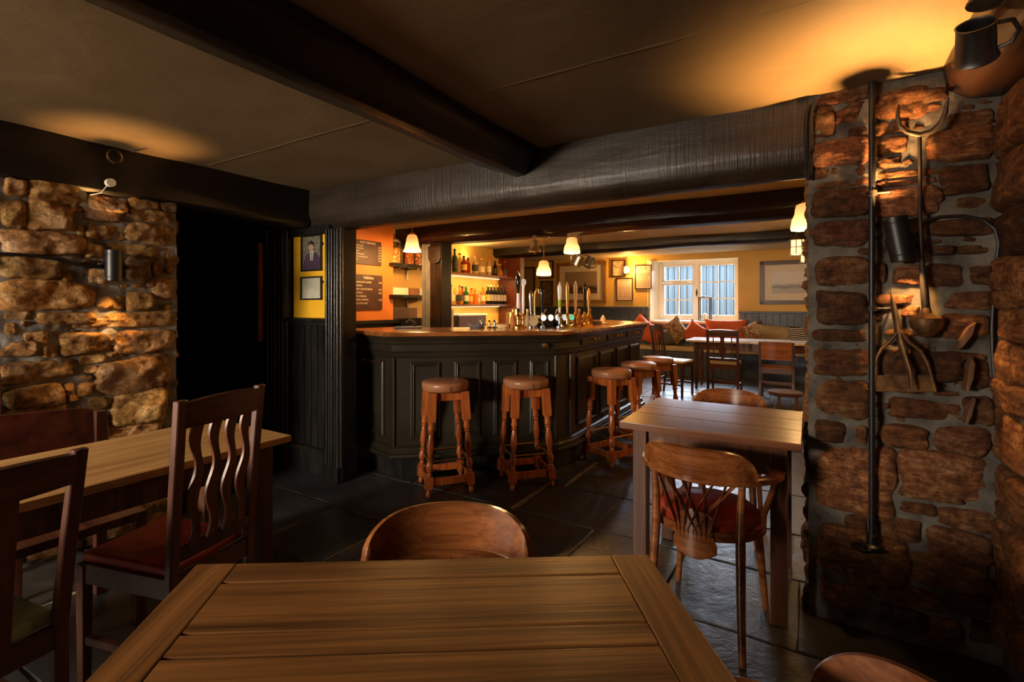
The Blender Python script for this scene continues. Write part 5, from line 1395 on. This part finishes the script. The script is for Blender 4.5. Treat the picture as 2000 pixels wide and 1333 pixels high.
# lantern on the sill
p = Pv(1377, 628, VF+.12); t_ = thing('candle_lantern', 'tall black candle lantern on the window sill', 'lantern', T((p.x, p.y, .985), RZ)); S = .098
mb = MB()
for sx in (-1, 1):
    for sy in (-1, 1): mb.box(sx*S-.010, sx*S+.010, sy*.08-.010, sy*.08+.010, 0, .44)
mb.box(-S, S, -.08, .08, 0, .02); mb.build('lantern_frame', M_BLACK, t_, local=True)
mb = MB(); mb.box(-S-.02, S+.02, -.10, .10, .44, .455, bev=.003); mb.box(-.06, .06, -.05, .05, .455, .475, bev=.003); mb.build('lantern_top', M_BLACK, t_, local=True)
mb = MB(); mb.lathe([(0, .02), (.03, .02), (.03, .14), (0, .145)], 16); mb.build('candle', M_CREAM, t_, local=True)

# ================================================================ pictures of the far wall
def mat_photo(name, sky, land, dark, seed, horizon=.45):
    """printed landscape: the picture on the paper"""
    t = NT(name); b = t.bsdf(Roughness=.35); tc = t.node('ShaderNodeTexCoord'); mp = t.node('ShaderNodeMapping'); mp.inputs['Location'].default_value = (seed, seed, 0); mp.inputs['Scale'].default_value = (1, 1, 1)
    t.link(tc.outputs['Object'], mp.inputs[0])
    sx = t.node('ShaderNodeSeparateXYZ'); t.link(tc.outputs['Generated'], sx.inputs[0])
    n = t.noise(mp.outputs[0], 7, 5, .65); ad = t.node('ShaderNodeMath', operation='MULTIPLY_ADD'); ad.inputs[1].default_value = .35; t.link(n, ad.inputs[0]); t.link(sx.outputs[2], ad.inputs[2])
    f = t.ramp(ad.outputs[0], [(horizon, land), (horizon+.10, dark), (horizon+.30, sky)])
    t.link(f, b.inputs['Base Color']); return t.m
def wall_picture(name, px0, py0, px1, py1, lab, fm, mount, photo, fw=.05, mw=.12, cat='picture', v=VF):
    a = Pv(px0, py0, v-.02); b = Pv(px1, py1, v-.02); u0, u1 = uv(a)[0], uv(b)[0]; z1 = (Pv(px0, py0, v).z+Pv(px1, py0, v).z)/2; z0 = (Pv(px0, py1, v).z+Pv(px1, py1, v).z)/2
    t_ = thing(name, lab, cat, MU((u0+u1)/2, v-.02, (z0+z1)/2))
    mb = MB(MROOM)
    for x0, x1, y0, y1 in ((u0, u1, z0, z0+fw), (u0, u1, z1-fw, z1), (u0, u0+fw, z0, z1), (u1-fw, u1, z0, z1)): mb.box(x0, x1, v-.04, v-.002, y0, y1, bev=.006 if fw > .03 else .002)
    mb.build('picture_frame', fm, t_)
    mb = MB(MROOM); mb.box(u0+fw*.8, u1-fw*.8, v-.018, v-.012, z0+fw*.8, z1-fw*.8); mb.build('mount', mount, t_)
    if photo:
        i = fw+mw; mb = MB(MROOM); mb.box(u0+i, u1-i, v-.021, v-.018, z0+i, z1-i); mb.build('print', photo, t_)
    return t_, u0+fw, u1-fw, z0+fw, z1-fw
M_MOUNT = plain('mount_cream', (.62, .56, .46), .6, noise_amt=.03); M_GILT = plain('gilt_frame', (.42, .22, .07), .35, .5, noise_amt=.15); M_FRD = plain('frame_dark', (.05, .018, .010), .35)
M_PAPER = plain('poster_paper', (.50, .36, .28), .7, noise_amt=.08); M_INKR = plain('poster_ink_red', (.22, .03, .02), .7); M_INK = plain('poster_ink', (.07, .05, .05), .7)
wall_picture('landscape_photograph', 1088, 513, 1184, 592, 'large gilt-framed landscape photograph behind the beer pumps', M_GILT, M_MOUNT, mat_photo('photo_sepia', (.30, .22, .15), (.10, .07, .05), (.035, .025, .02), 3, .30), .07, .13)
wall_picture('landscape_photograph', 1484, 509, 1598, 595, 'dark-framed old farm photograph right of the window, glare on its glass', M_FRD, M_MOUNT, mat_photo('photo_grey', (.50, .48, .46), (.30, .28, .26), (.07, .07, .07), 8, .36), .07, .12)
wall_picture('small_picture', 1053, 510, 1081, 545, 'small cream picture behind the glowing far lamp', M_FRD, plain('small_pic', (.66, .50, .30), .6), None, .03)
wall_picture('small_picture', 1021, 522, 1045, 612, 'tall narrow framed picture with dense print, nearest the bottle shelves', M_FRD, plain('print_brown', (.30, .20, .10), .6, noise_amt=.3, nscale=40), None, .035)
wall_picture('small_picture', 1056, 549, 1080, 598, 'framed picture of a bottle shape below the small cream picture', M_FRD, plain('print_dim', (.20, .14, .08), .6, noise_amt=.5, nscale=20), None, .03)
def poster(px0, py0, px1, py1, lab, heads):
    t_, u0, u1, z0, z1 = wall_picture('framed_poster', px0, py0, px1, py1, lab, M_FRD, M_PAPER, None, .018, cat='poster')
    M0 = wallframe(W(0, VF-.0185, 0), D2); Hh = z1-z0
    for s, yy, sz, m in heads:
        txt(s, t_, M0@Matrix.Translation(((u0+u1)/2, z1-Hh*yy, 0)), sz, m, 'lettering', 'CENTER')
    k0 = max(h[1] for h in heads)+.16
    for r in range(9):
        y = z1-Hh*(k0+r*(.96-k0)/9); mb = MB(M0); rr = random.Random(r+px0)
        x = u0+.03
        while x < u1-.05:
            wd = rr.uniform(.02, .06); mb.box(x, min(x+wd, u1-.03), y-.008, y, 0, .0006); x += wd+.012
        mb.build('small_print', M_INK, t_)
poster(1240, 518, 1273, 565, 'playbill poster headed terror beside the window reveal', [('A I R', .05, .07, M_INKR), ('TERROR', .30, .075, M_INK)])
poster(1204, 543, 1236, 588, 'playbill poster below the wall lamp, printed in red and black', [('STEAMER', .04, .06, M_INKR), ('ROUTES', .17, .055, M_INK)])
wall_picture('small_picture', 1195, 508, 1221, 541, 'small framed picture left of the glowing wall lamp', M_FRD, plain('small_pic_pale', (.55, .42, .28), .6, noise_amt=.35, nscale=12), None, .025)
mb = MB(MROOM); mb.box(-2.72, -2.66, VF-.05, VF, 2.09, 2.17, bev=.005)
simple('alarm_box', mb, M_CREAM, 'small cream box at the upper corner of the window recess', 'sensor')
# ================================================================ lamps
def mat_shade(name, c_lo, c_hi, s_lo, s_hi, z0, z1):
    t = NT(name); e = t.node('ShaderNodeEmission'); b = t.node('ShaderNodeBsdfPrincipled'); b.inputs['Base Color'].default_value = (.9, .7, .4, 1); b.inputs['Roughness'].default_value = .25
    tc = t.node('ShaderNodeTexCoord'); sx = t.node('ShaderNodeSeparateXYZ'); t.link(tc.outputs['Object'], sx.inputs[0])
    mr = t.node('ShaderNodeMapRange'); mr.inputs[1].default_value = z0; mr.inputs[2].default_value = z1; t.link(sx.outputs[2], mr.inputs[0])
    t.link(t.ramp(mr.outputs[0], [(.0, c_lo), (.75, c_hi)]), e.inputs[0])
    m2 = t.node('ShaderNodeMapRange'); m2.inputs[1].default_value = z0; m2.inputs[2].default_value = z1; m2.inputs[3].default_value = s_lo; m2.inputs[4].default_value = s_hi; t.link(sx.outputs[2], m2.inputs[0]); t.link(m2.outputs[0], e.inputs[1])
    a = t.node('ShaderNodeAddShader'); t.link(e.outputs[0], a.inputs[0]); t.link(b.outputs[0], a.inputs[1]); t.link(a.outputs[0], t.out.inputs[0]); return t.m
M_SHADE = mat_shade('lamp_shade_glow', (1.0, .66, .26), (.95, .42, .10), 3.2, .9, -.19, -.05)
M_BULB = glow('bulb', (1, .80, .45), 25)
def pendant(p, cord, lab, group='glass pendant lamps over the bar', sc=1.0, pw=9, bell=False):
    """p: top of shade"""
    t_ = thing('pendant_lamp', lab, 'lamp', T(p), group)
    mb = MB(); mb.lathe([(0, .004), (.018*sc, .0), (.028*sc, -.02*sc), (.02*sc, -.03*sc)], 16); mb.build('lamp_cap', M_BRASS, t_, local=True)
    mb = MB()
    if bell: prof = [(.018, -.012), (.036, -.022), (.046, -.05), (.050, -.085), (.056, -.12), (.070, -.150), (.073, -.155), (.068, -.155), (.050, -.12), (.042, -.06)]
    else: prof = [(.022, -.012), (.046, -.022), (.052, -.045), (.054, -.07), (.066, -.10), (.074, -.15), (.070, -.165), (.066, -.163), (.062, -.11), (.044, -.05)]
    seg = 24; vs = []; fs = []
    for r, z in prof:
        for k in range(seg):
            a = 2*PI*k/seg; f = 1+(.06*math.cos(8*a) if z < -.08 else 0); vs.append((r*f*sc*math.cos(a), r*f*sc*math.sin(a), z*sc))
    for i in range(len(prof)-1):
        for k in range(seg): fs.append((i*seg+k, i*seg+(k+1) % seg, (i+1)*seg+(k+1) % seg, (i+1)*seg+k))
    mb.add(vs, fs); mb.build('lamp_shade', M_SHADE, t_, local=True, smooth=60)
    mb = MB(); mb.lathe([(0, -.06), (.014, -.07), (.022, -.11), (.016, -.13), (0, -.135)], 12, M=Matrix.Scale(sc, 4)); mb.build('bulb', M_BULB, t_, local=True)
    if cord > .01:
        mb = MB(); mb.tube([(0, 0, 0), (0, 0, cord)], .004, 6); mb.lathe([(.03, cord-.012), (.035, cord), (0, cord)], 12); mb.build('cord', M_BRASS, t_, local=True)
    point('pendant_light', p+Vector((0, 0, -.175*sc)), pw, (1, .50, .15), .03*sc)
    return t_
p = Py(805, 455, 4.9); pendant(p, 2.165-p.z, 'fluted glass pendant lamp hanging in front of the snack jars', sc=1.22, pw=34, bell=True)
p = Py(1117, 461, 4.62); pendant(p, 0.0, 'frosted glass lamp fixed under the bar beam above the beer pumps', sc=1.0, pw=38)
p = Py(1062, 507, 6.6); pendant(p, 2.17-p.z, 'glowing glass lamp hanging in the far room behind the disc-topped pump', sc=1.3, pw=90)
p = Py(1573, 393, 2.95); pendant(p, 2.14-p.z, 'amber glass pendant lamp half hidden by the stone pier', sc=1.05, pw=16)
# twin wall light on the poster wall
t_ = thing('wall_light', 'glowing wall lamp between the posters on the ochre wall', 'lamp', T(Pv(1224, 520, VF-.05)))
p = Pv(1224, 527, VF-.12); mb = MB(T(p)); mb.lathe([(.03, .07), (.05, .05), (.06, 0), (.055, -.07), (.05, -.07), (.05, .04)], 16); mb.build('lamp_shade', glow('sconce_shade', (1, .55, .16), 5), t_)
mb = MB(); q = Pv(1223, 508, VF-.02); mb.tube([(q.x, q.y, q.z+.12), (q.x, q.y-.06, q.z+.10), (p.x, p.y, p.z+.07)], .012, 8); mb.lathe([(.04, -.01), (.04, .01)], 12, M=T((q.x, q.y, q.z+.12), 0, PI/2)); mb.build('lamp_arm', M_BRASS, t_)
point('wall_light_bulb', p+Vector((0, -.14, -.02)), 34, (1, .50, .13), .05)
# brass lanterns
def lantern(p, lab, sc=1.0, top=None):
    t_ = thing('brass_lantern', lab, 'lantern', T(p), 'caged brass lanterns')
    S = Matrix.Scale(sc, 4)
    mb = MB(); mb.lathe([(0, .0), (.012, -.005), (.02, -.03), (.075, -.075), (.078, -.085), (.05, -.085)], 16, M=S); mb.build('lantern_top', M_PEWT, t_, local=True)
    mb = MB(); mb.lathe([(.05, -.086), (.055, -.24), (0, -.245)], 16, M=S); mb.build('lantern_glass', glow('lantern_glass', (1, .60, .22), 2.6), t_, local=True)
    mb = MB()
    for k in range(6):
        a = PI/3*k; mb.tube([(.062*math.cos(a)*sc, .062*math.sin(a)*sc, -.08*sc), (.066*math.cos(a)*sc, .066*math.sin(a)*sc, -.25*sc)], .0045*sc, 6)
    for z in (-.165, -.248): mb.lathe([(.060, z-.004), (.070, z-.004), (.070, z+.004), (.060, z+.004)], 16, M=S)
    mb.build('lantern_cage', M_PEWT, t_, local=True)
    mb = MB(); mb.tube([(0, 0, 0), (0, 0, (top-p.z) if top else .1)], .006, 6); mb.build('hanging_rod', M_PEWT, t_, local=True)
    point('lantern_light', p+Vector((0, 0, -.29*sc)), 8, WARM, .04); return t_
lantern(Py(1555, 455, 5.6), 'brass caged lantern hanging clear of the stone pier', 1.0, 2.19)
lantern(Py(1574, 474, 6.3), 'brass caged lantern half hidden behind the other lantern and the pier', 1.0, 2.2)
# brass bell under the bar beam
t_ = thing('brass_bell', 'brass bell hanging under the bar beam', 'bell', T(Py(1044, 462, 4.6)))
mb = MB(); mb.lathe([(0, -.028), (.018, -.03), (.03, -.045), (.034, -.08), (.042, -.11), (.060, -.135), (.062, -.142), (.055, -.142), (.036, -.11), (.028, -.08), (0, -.05)], 20); mb.build('bell_body', plain('bell_brass', (.55, .46, .30), .35, 1.0), t_, local=True)
mb = MB(); mb.tube([(0, 0, -.05), (0, 0, -.15)], .004, 6); mb.lathe([(0, -.148), (.010, -.156), (0, -.168)], 10); mb.build('clapper', M_BRASS, t_, local=True)
mb = MB(); mb.tube([(-.012, 0, -.03), (-.014, 0, -.005), (0, 0, .012), (.014, 0, -.005), (.012, 0, -.03)], .005, 6); mb.build('hanging_loop', M_BRASS, t_, local=True)
# pewter tankards
def tankard(p, rz, ry, lab, sc=1.0, rx=0):
    t_ = thing('pewter_tankard', lab, 'tankard', T(p, rz, rx, ry), 'hanging pewter tankards')
    mb = MB(Matrix.Scale(sc, 4)); mb.lathe([(0, .004), (.048, .004), (.052, 0), (.054, .004), (.046, .02), (.044, .10), (.047, .108), (.043, .108), (.040, .10), (.042, .02), (0, .012)], 22); mb.build('tankard_body', M_PEWT, t_, local=True)
    mb = MB(Matrix.Scale(sc, 4)); mb.tube([(.045, 0, .095), (.075, 0, .092), (.088, 0, .06), (.075, 0, .03), (.046, 0, .022)], .006, 8); mb.build('tankard_handle', M_PEWT, t_, local=True); return t_
a = Py(1124, 519, 5.3); tankard(a, 2.6, -.5, 'pewter tankard hanging above the beer pumps, nearer the lamp', 1.05)
a = Py(1146, 521, 5.4); tankard(a, .3, .55, 'pewter tankard hanging above the beer pumps, nearer the window', 1.05)
mb = MB(); mb.tube([Py(1124, 500, 5.33), Py(1135, 496, 5.33), Py(1148, 500, 5.38)], .004, 6); 
a = Py(1135, 496, 5.33); mb.tube([a, (a.x, a.y, 2.17)], .004, 6)
simple('tankard_hanger', mb, M_IRON, 'thin iron hanger on which the two tankards above the bar hang', 'hanger')
# dark box on the square post
t_ = thing('hanging_sign', 'small dark shield-shaped sign fixed high on the square black post', 'sign', MU(-3.45, 4.10, 1.86))
mb = MB(wallframe(W(0, 4.118, 0), D2)); cx = -3.445
mb.prism([(cx-.085, 1.93), (cx+.085, 1.93), (cx+.085, 1.80), (cx+.06, 1.755), (cx, 1.735), (cx-.06, 1.755), (cx-.085, 1.80)], 0, .03, bev=.006)
mb.build('sign_board', plain('sign_maroon', (.012, .005, .004), .5), t_)
mb = MB(wallframe(W(0, 4.118, 0), D2)); mb.tube([(cx-.055, 1.90, .033), (cx+.055, 1.90, .033), (cx+.05, 1.81, .033), (cx, 1.785, .033), (cx-.05, 1.81, .033), (cx-.055, 1.90, .033)], .003, 6); mb.build('sign_line', plain('sign_line', (.06, .04, .03), .5), t_)

# ---------------------------------------------------------------- wall spot lamps (up and down)
def updown(name, lab, base, n, x, tilt, L=.165, r=.039, up=6, dn=6, col=(1.0, .50, .15), ang=(100, 100)):
    """base: point on wall; n: wall normal; x: horizontal along wall"""
    Mw = Matrix((( x.x, n.x, 0, base.x), (x.y, n.y, 0, base.y), (0, 0, 1, base.z), (0, 0, 0, 1)))
    # keep a right-handed frame
    if Mw.to_3x3().determinant() < 0: Mw = Matrix(((-x.x, n.x, 0, base.x), (-x.y, n.y, 0, base.y), (0, 0, 1, base.z), (0, 0, 0, 1)))
    t_ = thing(name, lab, 'lamp', Mw, 'black up-and-down wall lamps')
    Mb = T((0, .085, 0), 0, 0, tilt)
    mb = MB(Mb); mb.lathe([(r-.006, -L/2+.004), (r, -L/2), (r, -L/2+.02), (r-.0015, -L/2+.022), (r, -L/2+.024), (r, L/2-.024), (r-.0015, L/2-.022), (r, L/2-.02), (r, L/2), (r-.006, L/2-.004)], 28)
    mb.build('lamp_body', M_BLACK, t_, local=True)
    for s in (-1, 1):
        mb = MB(Mb); mb.lathe([(0, s*(L/2-.012)), (r-.007, s*(L/2-.012)), (r-.007, s*(L/2-.014))], 24); mb.build('lamp_lens', glow('spot_lens', (1, .80, .50), 6), t_, local=True)
    mb = MB(); mb.lathe([(0, .0), (.034, .0), (.036, .012), (.03, .02), (0, .02)], 20, M=T((0, 0, 0), 0, -PI/2)); mb.tube([(0, .01, 0), (0, .05, 0)], .014, 10); mb.build('wall_mount', M_BLACK, t_, local=True)
    W4 = Mw@Mb
    for s, pw, an in ((1, up, ang[0]), (-1, dn, ang[1])):
        p = W4@Vector((0, 0, s*(L/2-.006))); d = (W4.to_3x3()@Vector((0, (.22 if s > 0 else -.05), s))).normalized()
        spot('spot_beam', p, d, pw, col, an, 1.0, .016)
    return t_
nL = Vector((C_, -S_, 0)); xL = Vector((S_, C_, 0))
pL = Pu(224, 519, UL+.10); pL = pL - nL*.095
updown('wall_spot_lamp', 'black cylinder lamp on the golden stone wall throwing light up and down', pL, nL, xL, 0.0, up=110, dn=75, ang=(75, 70))
nP = Vector((-S_, -C_, 0)); xP = Vector((C_, -S_, 0))
pR = Pv(1757, 467, VP_-.10); pR = pR - nP*.095
updown('wall_spot_lamp', 'black cylinder lamp on the rust-brown stone pier beside the iron fork', pR, nP, xP, .16, up=420, dn=75, ang=(98, 90))
# ---------------------------------------------------------------- pipe, cable, tools on the pier
def onP(px, py, off): return Pv(px, py, VP_-off)
t_ = thing('black_pipe', 'straight black pipe running up the stone pier to the ceiling', 'pipe', T(onP(1703, 1070, .05)))
a = onP(1703, 1068, .055); b = Vector((a.x, a.y, CEIL)); mb = MB(); mb.tube([a, b], .011, 14); mb.build('pipe', M_BLACK, t_)
mb = MB(T(a)); mb.lathe([(0, -.01), (.03, -.008), (.03, .004), (.018, .012), (.018, .045), (.0125, .05)], 16); mb.box(-.05, .05, -.018, .05, -.02, -.008, bev=.003); mb.build('pipe_foot', M_BLACK, t_)
for py in (603, 378):
    q = onP(1703, py, .055); mb = MB(); mb.tube([q+xP*-.02, q+xP*.055, q+xP*.06-nP*.04], .005, 6); mb.lathe([(.017, -.01), (.017, .01)], 14, M=T(q)); mb.build('pipe_clip', M_IRON, t_)
mb = MB(); mb.tube([onP(x, y, o) for x, y, o in ((1778, 470, .05), (1810, 432, .03), (1835, 424, .022), (1880, 422, .022), (1922, 430, .03), (1944, 448, .035), (1951, 475, .035), (1946, 520, .03), (1941, 580, .03), (1938, 640, .03), (1939, 690, .03), (1942, 735, .04), (1950, 765, .06), (1962, 782, .09), (1985, 798, .14), (2010, 806, .2), (2060, 815, .3))], .0062, 8)
simple('lamp_cable', mb, M_BLACK, 'black cable looping from the pier lamp down the stone corner', 'cable')
mb = MB(); mb.tube([Pu(x, y, UL+o) for x, y, o in ((-40, 494, .03), (0, 496, .035), (50, 498, .03), (100, 505, .03), (140, 514, .035), (172, 522, .035), (192, 521, .035), (206, 518, .03))], .0085, 8)
simple('lamp_cable', mb, M_BLACK, 'black cable crossing the golden stone wall to its lamp', 'cable')
# iron fork
t_ = thing('iron_fork', 'old iron two-pronged fork with a long shaft and cone-shaped end hung on the pier', 'fork', T(onP(1808, 655, .05)))
mb = MB(); mb.tube([onP(x, y, .062) for x, y in ((1796, 262), (1797, 330), (1797, 420), (1799, 470), (1801, 515))], [.007, .006, .006, .006, .007], 10)
mb.tube([onP(x, y, .062) for x, y in ((1801, 512), (1805, 560), (1809, 612))], [.009, .013, .014], 12); mb.build('shaft', M_IRON, t_)
mb = MB(); mb.tube([onP(x, y, o) for x, y, o in ((1756, 205, .085), (1753, 225, .08), (1757, 245, .072), (1770, 258, .065), (1796, 264, .062), (1820, 257, .066), (1838, 240, .075), (1847, 218, .085), (1851, 190, .095))],
                   [.004, .007, .008, .009, .011, .010, .009, .008, .004], 10); mb.build('prongs', M_IRON, t_)
q = onP(1809, 612, .062); mb = MB(T(q)); mb.lathe([(.014, .02), (.018, 0), (.048, -.018), (.052, -.030), (.046, -.055), (.022, -.085), (.0, -.09)], 20); mb.build('cone_end', M_BRONZE, t_)
# turf spade / three-armed iron
t_ = thing('three_armed_iron_tool', 'rusty iron tool with a spike and three arms joined by a plate on the pier', 'tool', T(onP(1770, 765, .05)))
mb = MB(); mb.tube([onP(x, y, o) for x, y, o in ((1740, 570, .05), (1744, 592, .055), (1749, 618, .055), (1752, 640, .05), (1758, 670, .055), (1768, 700, .075), (1776, 725, .09), (1781, 762, .10))], [.003, .010, .014, .012, .013, .011, .009, .004], 10, flat=.6); mb.build('centre_spike', M_BRONZE, t_)
mb = MB(); mb.tube([onP(x, y, .05) for x, y in ((1752, 650), (1738, 668), (1722, 682), (1712, 700), (1709, 735), (1710, 764))], [.009, .009, .010, .010, .010, .008], 10, flat=.7); mb.build('arm', M_BRONZE, t_)
mb = MB(); mb.tube([onP(x, y, .05) for x, y in ((1760, 650), (1775, 668), (1797, 685), (1811, 708), (1819, 735), (1827, 764))], [.009, .009, .010, .010, .010, .008], 10, flat=.7); mb.build('arm', M_BRONZE, t_)
mb = MB(wallframe(W(0, VP_-.05, 0), D2))
pp = [onP(x, y, .05) for x, y in ((1709, 734), (1820, 732), (1829, 766), (1709, 765))]; pp = [(uv(q)[0], q.z) for q in pp]
mb.prism(pp, -.006, .006, bev=.002); mb.build('plate', M_BRONZE, t_)
for (pts, lab) in ((((1904, 630), (1888, 640), (1872, 664), (1867, 683), (1878, 678), (1897, 655)), 'upper wooden peg wedged slantwise in the pier'),
                   (((1897, 698), (1890, 716), (1883, 764), (1890, 762), (1899, 740), (1902, 710)), 'middle wooden peg below the slanting one on the pier'),
                   (((1904, 778), (1893, 790), (1881, 826), (1886, 830), (1896, 812)), 'lowest wooden peg driven into the pier above the big stones')):
    mb = MB(wallframe(W(0, VP_-.045, 0), D2)); pp = [onP(x, y, .045) for x, y in pts]
    mb.prism([(uv(q)[0], q.z) for q in pp], -.055, .02, bev=.003)
    o = simple('wooden_peg', mb, wood('peg_wood', (.10, .045, .02), (.26, .13, .06), .6, 'Z'), lab, 'peg'); o['group'] = 'wooden pegs in the pier'
# tankards on the right wall plate
q = Py(1905, 118, 1.38); tankard(q, -.74, 0, 'dark pewter tankard on the beam in the upper corner above the pier', .95, rx=.8)
q = Py(1925, 8, 1.18); tankard(q, -.4, .12, 'grey tankard cut off by the upper edge above the other tankard', .7)
# small fittings on the left plate beam
mb = MB(); q = Pu(213, 358, -3.235); mb.tube([q, q+nL*.03], .022, 12); mb.tube([q+nL*.01, q+Vector((-.02, -.03, -.06)), q+Vector((-.06, -.05, -.075))], .003, 6)
simple('cable_boss', mb, M_CREAM, 'small cream round fitting on the black beam above the golden wall', 'fitting')
mb = MB(); q = Pu(258, 296, -3.24); mb.tube([q, q+Vector((.07, .0, .012))+nL*.05], [.006, .002], 8)
simple('iron_nail', mb, M_IRON, 'long iron nail sticking out of the black beam near the ceiling', 'nail')
mb = MB(wallframe(Pu(225, 306, -3.238), D1)); mb.tube([(math.cos(a)*.034, math.sin(a)*.034, 0) for a in [2*PI*k/18 for k in range(19)]], .006, 8)
simple('iron_ring', mb, M_BRONZE, 'rusty iron ring fixed to the black beam next to the nail', 'ring')
# cable drop at the right end of the lintel
mb = MB(); mb.tube([Pv(x, y, 2.395) for x, y in ((1581, 205), (1575, 225), (1574, 260), (1576, 300), (1573, 335), (1578, 350))], .008, 8)
mb.tube([Pv(x, y, 2.385) for x, y in ((1588, 200), (1583, 240), (1582, 290), (1583, 330), (1580, 352))], .006, 8)
simple('conduit', mb, M_BLACK, 'black cables dropping down the right end of the lintel beside the pier', 'cable')
# lights of the bottle shelves
for z, pw in ((1.70, 8), (1.255, 9)): area('shelf_light', face(W(-4.20, 5.9, z), (0, 0, -1)), .08, 1.7, pw, (1, .66, .24)).rotation_euler = (0, 0, RZ)
area('shelf_top_light', face(W(-4.30, 5.9, 1.98), (0, 0, 1)), .08, 1.7, 15, (1, .62, .20)).rotation_euler = (PI, 0, -RZ)
